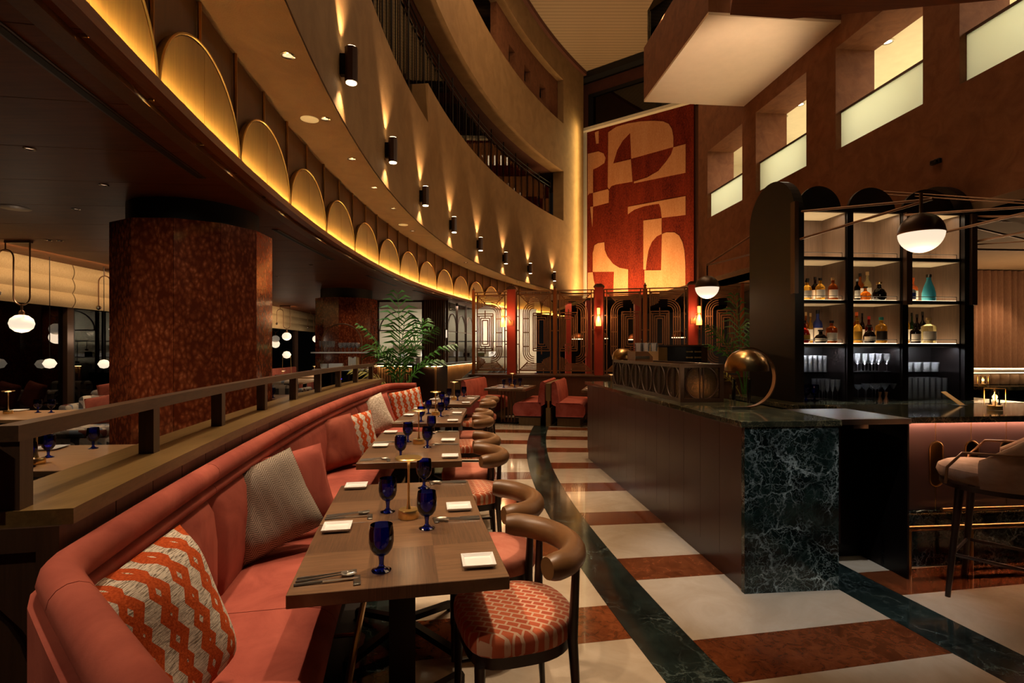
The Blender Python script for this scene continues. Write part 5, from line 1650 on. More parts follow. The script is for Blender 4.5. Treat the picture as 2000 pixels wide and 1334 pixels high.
def lattice(b, x0, x1, z0, z1, flip):
    w_, h = x1 - x0, z1 - z0
    def X(x): return x0 + (w_ - x if flip else x)
    def L(xa, za, xb, zb, r=0.023):
        b.bar((X(xa), 0, z0 + za), (X(xb), 0, z0 + zb), r, r)
    def rect(a0, a1, c0, c1):
        L(a0, c0, a1, c0); L(a0, c1, a1, c1); L(a0, c0, a0, c1); L(a1, c0, a1, c1)
    def arc_(cx, cz, r, t0, t1, n=7):
        for i in range(n):
            a, c = t0 + (t1 - t0) * i / n, t0 + (t1 - t0) * (i + 1) / n
            L(cx + r * math.cos(a), cz + r * math.sin(a), cx + r * math.cos(c), cz + r * math.sin(c), 0.019)
    rect(0.0, w_, 0.0, h)
    L(0.06, 0.0, 0.06, h); L(w_ - 0.06, 0, w_ - 0.06, h); L(0, h - 0.07, w_, h - 0.07); L(0, 0.07, w_, 0.07)
    for k in range(5):                       # nested frames at head and foot
        d = 0.085 + k * 0.035
        for s in (0, 1):
            zz = h - d if s == 0 else d
            L(d, zz, w_ - d, zz)
            zt = h - d - 0.30 + k * 0.05 if s == 0 else d + 0.30 - k * 0.05
            L(d, zz, d, zt)
    L(0.06, h - 0.07, 0.26, h - 0.27); L(w_ - 0.06, h - 0.07, w_ - 0.26, h - 0.27)
    L(0.06, 0.07, 0.26, 0.27); L(w_ - 0.06, 0.07, w_ - 0.26, 0.27)
    c = w_ * 0.32
    for k in range(4):                       # nested tall rectangles
        rect(c - 0.19 + k * 0.042, c + 0.19 - k * 0.042, 0.52 + k * 0.05, h - 0.50 - k * 0.05)
    L(c, 0.44, c, 0.62); L(c, h - 0.60, c, h - 0.42)
    L(0.06, h - 0.55, c + 0.19, h - 0.55); L(0.06, 0.57, c + 0.19, 0.57)
    xr = w_ * 0.66
    for k in range(4):                       # running verticals that bend in quarter rounds
        xx = xr + k * 0.045
        L(xx, 0.50, xx, h - 0.50, 0.021)
        r = 0.12 + k * 0.045
        arc_(xr - 0.12 - 0.0, h - 0.50, r, 0, PI / 2)
        arc_(xr - 0.12 - 0.0, 0.50, r, -PI / 2, 0)
    for z in (0.62, h * 0.5, h - 0.62):
        L(xr, z, xr + 0.135, z)
        L(w_ - 0.06, z + 0.05, w_, z + 0.05)
    L(0.0, h * 0.52, 0.06, h * 0.52)
edges = [(0.03, 0.81), (1.03, 1.875), (1.955, 2.785), (3.005, 3.85), (3.925, 4.765), (4.985, 5.825)]
for i, (x0, x1) in enumerate(edges):
    t = sthing('lattice_screen', 'bronze art deco lattice panel, %s from left in the booth screen' % ORD[i], 'screen', 0, 0, 0, 'lattice panels of the booth screen')
    b = MB()
    lattice(b, x0, x1, 0.955, 2.83, i % 2 == 1)
    o = b.build('fretwork', M['bronze'], t, smooth=False)
    o['kind'] = 'stuff'
    for z in (1.3, 1.9, 2.5):
        MB().box(x0 - 0.035, x0, -0.01, 0.01, z, z + 0.02).build('lug', M['bronze'], t, smooth=False)
        MB().box(x1, x1 + 0.035, -0.01, 0.01, z, z + 0.02).build('lug', M['bronze'], t, smooth=False)
for i, (x, d) in enumerate(((reds[0], -0.17), (reds[1], 0.0), (reds[2], 0.11))):
    t = sthing('wall_lamp', 'amber glass lamp bracketed to the %s red screen post' % ORD[i], 'wall lamp', x, -0.082, 2.05, 'amber lamps on the red posts')
    MB().box(-0.05, 0.05, -0.012, 0.0, 0.0, 0.12).build('back_plate', M['copper'], t, smooth=False)
    MB().tube([(0, -0.012, 0.09), (d * 0.5, -0.09, 0.21), (d, -0.09, 0.21)], 0.006, 6).build('arm', M['copper'], t)
    m = Matrix.Translation((d, -0.09, 0))
    MB().lathe([(0.0, -0.03), (0.058, -0.03), (0.058, 0.07), (0.035, 0.15), (0.03, 0.18), (0, 0.18)], 18, m).build('lower_shade', M['shade_lit'], t)
    MB().lathe([(0.0, 0.22), (0.032, 0.22), (0.034, 0.36), (0, 0.36)], 16, m).build('upper_shade', M['shade_lit'], t)
    MB().lathe([(0.04, 0.18), (0.04, 0.22)], 12, m).build('collar', M['copper'], t)
    lamp('POINT', 'wall_lamp_glow', S(x + d, -0.30, 2.2), None, 20, WARMD, 0.06)
def bench(x0, x1, face, label):
    # face +1 looks towards +x
    t = sthing('booth_bench', label, 'bench', 0, 0, 0, 'coral booth benches')
    def prof(pts): return [(x0 + (x1 - x0) * a if face > 0 else x1 - (x1 - x0) * a, z) for a, z in pts]
    def ext(pts, y0, y1, mat, part, angle=50):
        MB().extrude([(x, y0, z) for x, z in prof(pts)], (0, y1 - y0, 0)).build(part, M[mat], t, angle=angle)
    seat = [(0.15, 0.20), (0.95, 0.20), (1.0, 0.26), (1.0, 0.37), (0.95, 0.43), (0.85, 0.46), (0.15, 0.47)]
    ext(seat, -1.64, -0.08, 'coral', 'seat')
    ext([(a * 0.985 + 0.008, z * 0.985 + 0.004) for a, z in seat], -1.648, -1.641, 'rose_weave', 'seat_end')
    back = [(0.02, 0.44), (0.14, 0.40), (0.24, 0.46), (0.22, 0.60), (0.16, 0.84), (0.10, 0.88), (0.03, 0.86)]
    ext(back, -1.64, -0.08, 'coral', 'backrest')
    ext([(a, z) for a, z in back], -1.648, -1.641, 'rose_weave', 'back_end')
    pts = prof(seat)
    MB().tube([(x, -1.65, z) for x, z in pts], 0.006, 5, closed=True).build('seat_piping', M['rose_weave'], t)
    pts = prof(back)
    MB().tube([(x, -1.65, z) for x, z in pts], 0.006, 5, closed=True).build('back_piping', M['rose_weave'], t)
    ext([(0.18, 0.0), (0.85, 0.0), (0.85, 0.16), (0.18, 0.16)], -1.58, -0.08, 'oak_light', 'plinth', 20)
    ext([(0.15, 0.16), (0.95, 0.16), (0.95, 0.198), (0.15, 0.198)], -1.62, -0.08, 'walnut', 'seat_base', 20)
bench(0.22, 0.86, 1, 'coral booth bench at left facing the booth table')
bench(1.32, 1.97, -1, 'coral booth bench left of the oak divider')
bench(2.07, 2.73, 1, 'coral booth bench right of the oak divider')
t = sthing('booth_divider', 'light oak divider between two back-to-back booth benches', 'divider', 2.02, 0)
MB().box(-0.045, 0.045, -1.66, -0.07, 0.0, 0.36).build('lower_panel', M['oak_light'], t, smooth=False)
MB().box(-0.022, 0.022, -1.64, -0.07, 0.36, 0.5).build('neck', M['brass_dark'], t, smooth=False)
MB().box(-0.045, 0.045, -1.66, -0.07, 0.5, 0.84).build('upper_panel', M['oak_light'], t, smooth=False)
t = sthing('booth_end', 'light oak end panel left of the booth benches', 'panel', 0.16, 0)
MB().box(-0.05, 0.05, -1.66, -0.07, 0.0, 0.86).build('board', M['oak_light'], t, smooth=False)
MB().box(-0.06, 0.06, -1.67, -0.07, 0.861, 0.885).build('capping', M['oak'], t, smooth=False)
def booth_table(x0, x1, label, where, full=True):
    t = sthing('booth_table', label, 'table', (x0 + x1) / 2, -1.02, 0, 'booth tables')
    hx = (x1 - x0) / 2
    MB().box(-hx, hx, -0.6, 0.6, 0.675, 0.72, 0.002, 1).build('tabletop', M['parquet'], t, smooth=False)
    for i in range(5):
        MB().box(-0.14 + i * 0.07 - 0.012, -0.14 + i * 0.07 + 0.012, -0.30, -0.276, 0.02, 0.675).build('slat_leg', M['bronze'], t, smooth=False)
    MB().box(-0.2, 0.2, -0.4, 0.4, 0.0, 0.02).build('foot_plate', M['black_metal'], t, smooth=False)
    if not full: return
    for i, (x, y, c) in enumerate(((-0.28, -0.40, 'front left'), (0.28, -0.42, 'front right'), (-0.28, 0.25, 'back left'), (0.28, 0.22, 'back right'))):
        p = S((x0 + x1) / 2 + x, -1.02 + y, 0.72)
        tag(put(plate_me, 'square_plate', None, p, SR), 'small square white plate at the %s of the %s' % (c, where), 'plate', 'square white plates on the booth tables')
        p = S((x0 + x1) / 2 + x * 0.42, -1.02 + y + (0.22 if y < 0 else 0.12), 0.72)
        goblet(p, 'cobalt blue goblet at the %s of the %s' % (c, where), 'blue goblets on the booth tables')
booth_table(0.71, 1.56, 'wooden booth table with slatted leg between two coral benches', 'booth table')
booth_table(2.66, 3.5, 'wooden booth table half hidden by the bar counter', 'half hidden booth table', False)
for i, (x, y) in enumerate(((-0.3, -0.4), (-0.1, -0.15))):
    tag(put(plate_me, 'square_plate', None, S(3.08 + x, -1.02 + y, 0.72), SR), 'small square plate, %s of two on the half hidden booth table' % ('front', 'back')[i], 'plate', 'square white plates on the booth tables')
table_lamp(S(1.12, -0.85, 0.72), 'slim brass table lamp on the wooden booth table')
table_lamp(S(3.2, -0.9, 0.72), 'slim brass table lamp on the half hidden booth table')
lamp('SPOT', 'booth_spot', S(1.3, -1.8, 8.0), S(1.35, -1.3, 0.5), 330, WARM2, 0.06, 30, 0.7)
# ---------------------------------------------------------------- rear dining room behind the screen
struct(MB().prism([(2.2, 16.1), (6.5, 13.0), (9, 15), (6, 23.5), (1.5, 22)], 2.95, 3.05).build('ceiling_rear', M['dark_wall'], smooth=False))
for i, (u, v) in enumerate(((1025, 655), (1128, 656), (1175, 655), (1240, 657), (1325, 653))):
    p = aty(u, v + 6, 17.9 - 0.4 * i if u > 1100 else 19.4)
    t = thing('dome_pendant', 'brass dome lamp with glowing rim behind the screen, %s from left' % ORD[i], 'pendant lamp', p, 0, 'brass domes behind the screen')
    MB().lathe([(0.20, 0.0), (0.198, 0.05), (0.17, 0.12), (0.10, 0.175), (0.0, 0.19)], 24).build('dome', M['copper'], t)
    MB().lathe([(0.20, -0.012), (0.20, 0.0), (0.185, 0.0), (0.185, -0.012)], 24).build('light_rim', M['led_soft'], t)
    top = 2.945 if u > 1100 else 2.82
    MB().tube([(0, 0, 0.185), (0, 0, top - p.z)], 0.008, 6).build('stem', M['copper'], t)
rt = thing('rear_table', 'pale rear table with two lamps seen through the screen', 'table', (1.35, 14.6, 0), SR)
MB().box(-0.8, 0.8, -0.4, 0.4, 0.68, 0.72).build('tabletop', M['oak_light'], rt, smooth=False)
for sx in (-1, 1):
    for sy in (-1, 1):
        MB().box(sx * 0.72 - 0.025, sx * 0.72 + 0.025, sy * 0.33 - 0.025, sy * 0.33 + 0.025, 0, 0.68).build('leg', M['walnut'], rt, smooth=False)
table_lamp((0.85, 14.55, 0.72), 'left slim brass lamp on the rear table behind the screen')
table_lamp((1.6, 14.5, 0.72), 'right slim brass lamp on the rear table behind the screen')
for i, x in enumerate((0.65, 1.1, 1.35, 1.9)):
    goblet((x, 14.45 + 0.1 * (i % 2), 0.72), 'cobalt blue goblet, %s from left on the rear table' % ORD[i], 'blue goblets on the rear table')
for i, (u, y) in enumerate(((1110, 16.5), (1150, 15.8), (1245, 15.0))):
    p = aty(u, 700, y)
    o = MB().box(-0.09, 0.09, -0.09, 0.09, 0, 2.94).build('rear_post', M['red_paint'], None, smooth=False, loc=(p.x, p.y, 0))
    tag(o, 'dark red post standing in the rear room, %s from left' % ORD[i], 'post', 'red posts of the rear room')
lamp('AREA', 'rear_room_light', (2.2, 16.5, 2.9), (2.2, 16.5, 0), 22, WARMD, 1.5)

# ---------------------------------------------------------------- open kitchen
KC = [Vector((-3.9, 13.5, 0)), Vector((-1.80, 12.75, 0)), Vector((-1.15, 16.6, 0))]
kc = thing('kitchen_counter', 'fluted oak kitchen counter with light strip under its dark top', 'counter', KC[1])
for i in range(2):
    a, b_ = KC[i], KC[i + 1]
    d = (b_ - a).normalized()
    n = Vector((-d.y, d.x, 0))
    if n.y < 0 and i == 0: n = -n
    if i == 1: n = Vector((-d.y, d.x, 0))
    o = -KC[1]
    MB().extrude([a + o + n * 0.05, b_ + o + n * 0.05, b_ + o + n * 0.6, a + o + n * 0.6], (0, 0, 1.11)).build('carcass', M['walnut'], kc, smooth=False)
    MB().extrude([a + o - n * 0.16 + Vector((0, 0, 1.11)), b_ + o - n * 0.16 + Vector((0, 0, 1.11)), b_ + o + n * 0.6 + Vector((0, 0, 1.11)), a + o + n * 0.6 + Vector((0, 0, 1.11))], (0, 0, 0.045)).build('worktop', M['walnut'], kc, smooth=False)
    ln = (b_ - a).length
    fb = MB()
    m = int(ln / 0.075)
    for j in range(m):
        c = a + o + d * (ln * (j + 0.5) / m) + n * 0.03
        fb.lathe([(0.033, 0.02), (0.033, 1.10)], 8, Matrix.Translation(c))
    f = fb.build('fluting', M['flute'], kc)
    f['kind'] = 'stuff'
    s0, s1 = a + o - n * 0.03, b_ + o - n * 0.03
    MB().extrude([s0 + Vector((0, 0, 1.098)), s1 + Vector((0, 0, 1.098)), s1 - n * 0.03 + Vector((0, 0, 1.098)), s0 - n * 0.03 + Vector((0, 0, 1.098))], (0, 0, 0.008)).build('led_strip', M['led_mid'], kc, smooth=False)
kw = struct(MB().box(-4.6, -1.72, 14.5, 14.6, 0, 0.9).build('wall_kitchen', M['walnut'], smooth=False))
struct(MB().box(-5.5, 0.8, 17.6, 17.7, 0, 2.83).build('wall_kitchen_back', M['cream_paint'], smooth=False))
lamp('AREA', 'kitchen_light', (-2.6, 15.8, 2.80), (-2.6, 16.2, 0), 190, NEUT, 2.2, sy=1.2)
lamp('AREA', 'kitchen_light', (-0.6, 16.6, 2.80), (-0.6, 17.2, 0), 90, NEUT, 1.2)
wk = struct(MB().box(-3.75, -2.42, 14.53, 14.54, 0.9, 2.80).build('window_8', M['glass'], smooth=False))
for x0, x1, z0, z1 in ((-3.80, -3.74, 0.9, 2.83), (-3.64, -3.58, 0.9, 2.83), (-2.43, -2.37, 0.9, 2.83), (-3.80, -2.40, 2.78, 2.83), (-3.6, -2.42, 2.0, 2.03)):
    MB().box(x0, x1, 14.49, 14.57, z0, z1).build('window_frame', M['bronze_dark'], wk, smooth=False)
MB().tube([(-3.0 + 0.56 * math.cos(t), 14.5, 2.03 + 0.5 * math.sin(t)) for t in [PI * i / 20 for i in range(21)]], 0.018, 6).build('arched_bar', M['bronze_dark'], wk)
pl = struct(MB().box(-2.38, -1.80, 14.42, 14.75, 0.0, 2.83).build('wall_pier', M['flute'], smooth=False))
for i in range(9):
    MB().lathe([(0.03, 1.16), (0.03, 2.82)], 8, Matrix.Translation((-2.34 + i * 0.062, 14.42, 0))).build('flute', M['flute'], pl)
wk2 = struct(MB().extrude([(-1.75, 14.5, 0.9), (-1.22, 17.2, 0.9), (-1.23, 17.2, 0.9), (-1.76, 14.5, 0.9)], (0, 0, 1.9)).build('window_9', M['glass'], smooth=False))
for k in range(4):
    f = k / 3
    x, y = -1.75 + 0.53 * f, 14.5 + 2.7 * f
    MB().box(x - 0.03, x + 0.03, y - 0.03, y + 0.03, 0.9, 2.83).build('window_frame', M['bronze_dark'], wk2, smooth=False)
    if k < 3:
        c = Vector((-1.75 + 0.53 * (f + 1 / 6), 14.5 + 2.7 * (f + 1 / 6), 2.0))
        d = Vector((0.53, 2.7, 0)).normalized()
        MB().tube([c + d * 0.40 * math.cos(t) + Vector((0, 0, 0.5 * math.sin(t))) for t in [PI * i / 16 for i in range(17)]], 0.016, 6).build('arched_bar', M['bronze_dark'], wk2)
MB().bar((-1.75, 14.5, 2.0), (-1.22, 17.2, 2.0), 0.03).build('window_frame', M['bronze_dark'], wk2, smooth=False)
for i in range(4):
    for j in range(1):
        t = thing('plate_stack', 'stack of white plates on the kitchen pass, %s from left' % ORD[i], 'plates', aty(779 + i * 12.5, 708, 13.25), 0, 'plate stacks on the kitchen pass')
        t.location.z = 1.157
        for k in range(9):
            MB().lathe([(0, 0), (0.045, 0), (0.068, 0.016), (0.066, 0.018), (0.04, 0.004), (0, 0.004)], 20).build('plate', M['white'], t, loc=(0, 0, k * 0.017))
ks = thing('kitchen_shelf', 'stainless kitchen rack with hanging utensils and trays behind the glass', 'shelf', (-2.6, 17.0, 0))
MB().box(-1.2, 2.6, 0.0, 0.4, 0.0, 0.9).build('bench', M['steel'], ks, smooth=False)
MB().box(-1.2, 2.6, 0.1, 0.4, 1.25, 1.28).build('shelf', M['steel'], ks, smooth=False)
MB().box(-1.2, 2.6, 0.1, 0.4, 1.75, 1.78).build('shelf', M['steel'], ks, smooth=False)
for x in (-1.18, 0.0, 1.2, 2.58):
    MB().tube([(x, 0.12, 0.9), (x, 0.12, 1.8)], 0.015, 6).build('upright', M['steel'], ks)
for i in range(9):
    x = -0.9 + i * 0.36
    MB().tube([(x, 0.08, 1.74), (x, 0.08, 1.52)], 0.008, 6).lathe([(0.0, 0), (0.04, 0.02), (0.045, 0.06), (0, 0.062)], 10, Matrix.Translation((x, 0.08, 1.46))).build('ladle', M['chrome'], ks)
    MB().box(x - 0.12, x + 0.1, 0.14, 0.36, 1.28, 1.36 + 0.04 * (i % 3)).build('tray', M['chrome'] if i % 2 else M['white'], ks, smooth=False)
    MB().lathe([(0.06, 0.9), (0.06, 1.02 + 0.03 * (i % 2)), (0.05, 1.02)], 14, Matrix.Translation((x, 0.2, 0))).build('pan', M['steel'], ks)
for i, (u, y) in enumerate(((823, 14.1), (872, 14.1))):
    p = aty(u, 652, y)
    t = thing('tube_lamp', 'slim glass tube lamp on the kitchen pier, %s' % ('left', 'right')[i], 'wall lamp', p, 0, 'tube lamps on the kitchen pier')
    MB().lathe([(0, -0.10), (0.018, -0.10), (0.018, 0.10), (0, 0.10)], 12).build('lit_core', M['globe'], t)
    MB().lathe([(0.045, -0.18), (0.045, 0.13)], 16).build('glass_tube', M['glass'], t)
    MB().tube([(0, 0, 0.10), (0, 0, 0.28), (0.12 if i == 0 else -0.12, 0.33, 0.28)], 0.008, 6).build('arm', M['bronze_dark'], t)
def tub_stool(p, rz, label):
    t = thing('tub_stool', label, 'bar stool', p, rz, 'slate tub stools at the kitchen counter')
    MB().lathe([(0, 0.68), (0.2, 0.68), (0.225, 0.70), (0.22, 0.76), (0.12, 0.775), (0, 0.775)], 22).build('seat', M['grey_fab'], t)
    b = MB()
    rings = []
    for i in range(17):
        t_ = PI / 2 - 1.75 + 3.5 * i / 16
        e = min(i, 16 - i) / 8
        hh = 0.80 + 0.28 * min(1, e * 1.2)
        c, s = math.cos(t_), math.sin(t_)
        rings.append([b.bm.verts.new((c * rr, s * rr, z)) for rr, z in ((0.21, 0.70), (0.235, 0.70), (0.26, hh), (0.235, hh))])
    for i in range(16):
        for k in range(4):
            b.bm.faces.new([rings[i][k], rings[i][(k + 1) % 4], rings[i + 1][(k + 1) % 4], rings[i + 1][k]])
    b.bm.faces.new(rings[0]); b.bm.faces.new(rings[-1])
    b.build('backrest', M['grey_fab'], t, angle=60)
    for i in range(4):
        an = PI / 4 + i * PI / 2
        MB().tube([(0.15 * math.cos(an), 0.15 * math.sin(an), 0.69), (0.22 * math.cos(an), 0.22 * math.sin(an), 0)], [0.014, 0.009], 8).build('leg', M['black_metal'], t)
for i, (u, y) in enumerate(((908, 13.2), (948, 13.7), (963, 14.3), (980, 14.9), (994, 15.5))):
    p = aty(u, 710, y)
    tub_stool((p.x, p.y, 0), -PI / 2 + 0.2, 'slate grey tub stool, %s from left by the kitchen counter' % ORD[i])

# ---------------------------------------------------------------- potted palm
pm = thing('potted_palm', 'tall potted palm behind the far end of the banquette', 'plant', (-1.83, 8.75, 0))
MB().lathe([(0, 0), (0.17, 0), (0.22, 0.42), (0.20, 0.42), (0.19, 0.38), (0, 0.38)], 22).build('pot', M['pot'], pm)
def frond(dirx, diry, length, rise, droop, pale=False, base=(0, 0), z0=0.42, n=17):
    b = MB()
    pts = []
    for i in range(n + 1):
        s = i / n
        r = length * (0.10 * s + 0.62 * s ** 2.0)
        z = z0 + rise * 1.03 * s - droop * s ** 3
        pts.append(Vector((base[0] + dirx * r, base[1] + diry * r, z)))
    b.tube(pts, [0.010 * (1 - 0.8 * i / n) + 0.0015 for i in range(n + 1)], 5)
    side = Vector((-diry, dirx, 0)).normalized()
    for i in range(int(n * 0.45), n + 1):
        s = i / n
        p = pts[i]
        tg = (pts[min(i + 1, n)] - pts[max(i - 1, 0)]).normalized()
        ll = 0.46 * math.sin(PI * (0.12 + 0.80 * (s - 0.45) / 0.55)) ** 0.7
        for sd in (-1, 1):
            d = (side * sd * 0.85 + tg * 0.62 + Vector((0, 0, 0.16 * random.uniform(-.5, 1)))).normalized()
            q1 = p + d * ll * 0.5 + Vector((0, 0, 0.01))
            q2 = p + d * ll + Vector((0, 0, -0.10 * ll / 0.3))
            wv = tg * 0.019
            b.add([p - wv * 0.4, p + wv * 0.4, q1 + wv, q2, q1 - wv], [(0, 1, 2, 4), (4, 2, 3)])
    return b.build('frond', M['leaf_y'] if pale else M['leaf'], pm, smooth=False)
random.seed(3)
for dx, dy, ln, ri, dr, pale in ((-0.95, -0.2, 0.85, 1.75, 0.35, 0), (0.9, -0.3, 0.9, 1.75, 0.4, 0), (-0.25, 0.6, 0.5, 2.05, 0.1, 0), (0.35, -0.7, 0.75, 1.9, 0.4, 0), (0.98, 0.1, 1.15, 1.55, 0.45, 0), (-0.8, 0.5, 0.95, 1.6, 0.5, 0), (0.6, 0.7, 0.8, 1.8, 0.3, 0), (-0.98, -0.1, 0.95, 1.05, 0.35, 1), (-0.6, -0.7, 0.75, 1.45, 0.5, 0), (0.15, -0.9, 0.7, 1.35, 0.35, 0), (0.8, 0.5, 1.0, 1.3, 0.45, 0)):
    frond(dx, dy, ln, ri, dr, bool(pale), (random.uniform(-.05, .05), random.uniform(-.05, .05)))
MB().lathe([(0, 0.382), (0.185, 0.382), (0.185, 0.385), (0, 0.40)], 16).build('soil', M['soil'], pm)
lamp('SPOT', 'palm_spot', (-2.2, 7.9, 2.80), (-1.95, 8.75, 1.6), 55, NEUT, 0.03, 70, 0.6)
pm2 = thing('bar_palm', 'dark palm half hidden behind the left edge of the bottle shelves', 'plant', (4.0, 9.2, 0))
MB().lathe([(0, 0), (0.17, 0), (0.22, 0.42), (0.20, 0.42), (0.19, 0.38), (0, 0.38)], 22).build('pot', M['pot'], pm2)
for ch in [c for c in pm.children if c.name.startswith('frond')][:8]:
    c = ch.copy(); COL.objects.link(c); c.parent = pm2; c.matrix_parent_inverse = Matrix.Identity(4)
# ---------------------------------------------------------------- wall sconces on the curved wall
scp = None
for k in range(-1, 8):
    a = -0.081 + 0.0824 * k
    L = P(26.73, a, 4.22)
    lab = 'dark up and down sconce, %s from left along the curved wall' % ORD[k] if k >= 0 else 'dark up and down sconce beyond the upper left edge'
    if scp is None:
        scp = thing('wall_sconce', lab, 'wall lamp', L, -a, 'sconces along the curved wall')
        pts = [(0.105 + 0.062 * math.cos(t), 0.062 * math.sin(t)) for t in [2 * PI * i / 8 + PI / 8 for i in range(8)]]
        MB().extrude([(x, y, -0.165) for x, y in pts], (0, 0, 0.33)).build('body', M['bronze_dark'], scp, smooth=False)
        MB().box(0.0, 0.05, -0.03, 0.03, -0.10, 0.10).build('bracket', M['black_metal'], scp, smooth=False)
        for z in (-0.172, 0.166):
            MB().lathe([(0, z), (0.05, z), (0.05, z + 0.006), (0, z + 0.006)], 16, Matrix.Translation((0.105, 0, 0))).build('lens', M['lens'], scp)
    else:
        dup(scp, L, -a, lab)
    c = P(26.73 - 0.105, a)
    lamp('SPOT', 'sconce_down', c + Vector((0, 0, 4.03)), P(26.73 - 0.02, a, 3.2), 55, WARM, 0.025, 95, 0.8)
    lamp('SPOT', 'sconce_up', c + Vector((0, 0, 4.41)), P(26.73 - 0.02, a, 5.4), 100, WARM, 0.025, 80, 0.8)
# ---------------------------------------------------------------- gallery balustrade and gowns
bl = thing('gallery_balustrade', 'long glass balustrade with dark posts in the curved wall opening', 'balustrade', P(27.0, 0.2, 6.5))
bo_ = -P(27.0, 0.2, 6.5)
al_ = [-0.10 + 0.0192 * i for i in range(33)]
for i, a in enumerate(al_):
    z0 = 5.76 if a < 0.106 else 6.5
    MB().tube([P(27.0, a, 5.77), P(27.0, a, 7.75 if i % 2 else 8.0)], 0.014 if i % 2 else 0.02, 6).build('post', M['black_metal'], bl, loc=bo_)
    if i < len(al_) - 1:
        MB().polar(27.04, 27.052, a + 0.001, al_[i + 1] - 0.001, 5.85, 7.7, 2).build('glass_panel', M['rail_glass'], bl, smooth=False, loc=bo_)
for z in (7.72, 7.86):
    MB().tube([P(27.0, al_[0] + (al_[-1] - al_[0]) * i / 60, z) for i in range(61)], 0.016, 6).build('rail', M['black_metal'], bl, loc=bo_)
for i, a in enumerate((0.405, 0.432, 0.456, 0.478)):
    t = thing('gown', 'long white gown on a stand behind the glass, %s from left' % ORD[i], 'dress', P(27.75, a, 5.76), 0, 'white gowns on the upper gallery')
    b = MB()
    pr = [(0.31, 0.0), (0.27, 0.5), (0.20, 0.95), (0.13, 1.22), (0.17, 1.5), (0.10, 1.58), (0, 1.6)]
    rings = []
    for r, z in pr[:-1]:
        rings.append([b.bm.verts.new((r * (1 + 0.10 * math.sin(7 * t_) * (1 - z / 1.6)) * math.cos(t_), r * (1 + 0.10 * math.sin(7 * t_) * (1 - z / 1.6)) * math.sin(t_), z)) for t_ in [2 * PI * j / 28 for j in range(28)]])
    for q in range(len(rings) - 1):
        for j in range(28):
            b.bm.faces.new([rings[q][j], rings[q][(j + 1) % 28], rings[q + 1][(j + 1) % 28], rings[q + 1][j]])
    b.build('dress', M['gown'], t, angle=70)
    MB().tube([(0, 0, 1.55), (0, 0, 1.72)], 0.03, 8).build('stand', M['black_metal'], t)
lamp('AREA', 'gallery_warm', P(28.2, 0.44, 8.3), P(28.2, 0.44, 6), 14, WARM, 1.0)

# ---------------------------------------------------------------- fittings in soffit and timber ceiling
sof = [(26.894, -0.1202, 0.05), (26.888, -0.0785, 0.045), (26.894, -0.0376, 0.045), (26.902, 0.0036, 0.045), (26.902, 0.0443, 0.045), (27.01, 0.1036, 0.045), (26.963, 0.2417, 0.05), (26.90, 0.3975, 0.05)]
for i, (r, a, s) in enumerate(sof):
    downlight(P(r, a, 3.731), 'small chrome downlight in the beige soffit, %s from left' % ORD[i], s * 0.8, 'lens_dim')
for i, a in enumerate((-0.0776, 0.0852)):
    t = thing('ceiling_speaker', 'round white ceiling speaker in the beige soffit, %s' % ('nearer', 'farther')[i], 'speaker', P(27.04, a, 3.73), 0, 'speakers in the soffit')
    MB().lathe([(0, -0.004), (0.075, -0.004), (0.085, -0.002), (0.085, 0.002), (0, 0.002)], 24).build('grille', M['white_matt'], t)
for i, (u, v) in enumerate(((58, 290), (203, 361), (148, 408), (95, 469), (117, 470), (541, 540), (607, 517), (640, 505))):
    p = at(u, v, 2.829)
    downlight(p, 'tiny downlight in the dark timber ceiling, %s counted from the left edge inward' % ORD[i], 0.026, 'lens_dim')
sp = thing('ceiling_speaker', 'dark round speaker in the timber ceiling at left edge', 'speaker', at(27, 406, 2.829), 0)
MB().lathe([(0, -0.004), (0.12, -0.004), (0.13, 0.0), (0, 0.0)], 28).build('grille', M['bronze_dark'], sp)
for i, (p0, p1) in enumerate((((-40, 20), (392, 347)), ((530, 448), (655, 507)), ((705, 538), (784, 558)), ((805, 567), (865, 582)))):
    a_, b_ = at(*p0, 2.829), at(*p1, 2.829)
    r0, a0 = pol(a_); r1, a1 = pol(b_)
    rr = (r0 + r1) / 2
    t = thing('air_slot', 'black linear air slot in the timber ceiling, %s from the camera' % ORD[i], 'air vent', P(rr, (a0 + a1) / 2, 2.83), 0, 'linear air slots')
    o_ = -P(rr, (a0 + a1) / 2, 2.83)
    MB().polar(rr - 0.035, rr + 0.035, a0, a1, 2.822, 2.829).build('frame', M['bronze_dark'], t, smooth=False, loc=o_)
    MB().polar(rr - 0.02, rr + 0.02, a0 + 0.0004, a1 - 0.0004, 2.8195, 2.822).build('slot', M['black_matt'], t, smooth=False, loc=o_)
# light in the left dining room
for i, (x, y, e) in enumerate(((-3.3, 3.7, 60), (-4.8, 5.4, 50), (-5.8, 6.7, 75), (-5.6, 8.9, 45), (-4.8, 12.0, 50), (-5.6, 15.0, 60))):
    lamp('SPOT', 'timber_ceiling_spot', (x, y, 2.80), (x, y, 0), e, WARM2, 0.03, 95, 0.8)
lamp('SPOT', 'column_spot', (-2.2, 2.5, 2.79), (-3.0, 4.8, 1.3), 48, WARM2, 0.03, 62, 0.9)
lamp('SPOT', 'column_spot', (-2.2, 5.6, 2.79), (-2.8, 5.4, 1.2), 14, WARM, 0.03, 80, 0.8)
lamp('SPOT', 'column_spot', (-3.1, 10.6, 2.79), (-3.6, 11.6, 1.2), 14, WARM, 0.03, 70, 0.8)

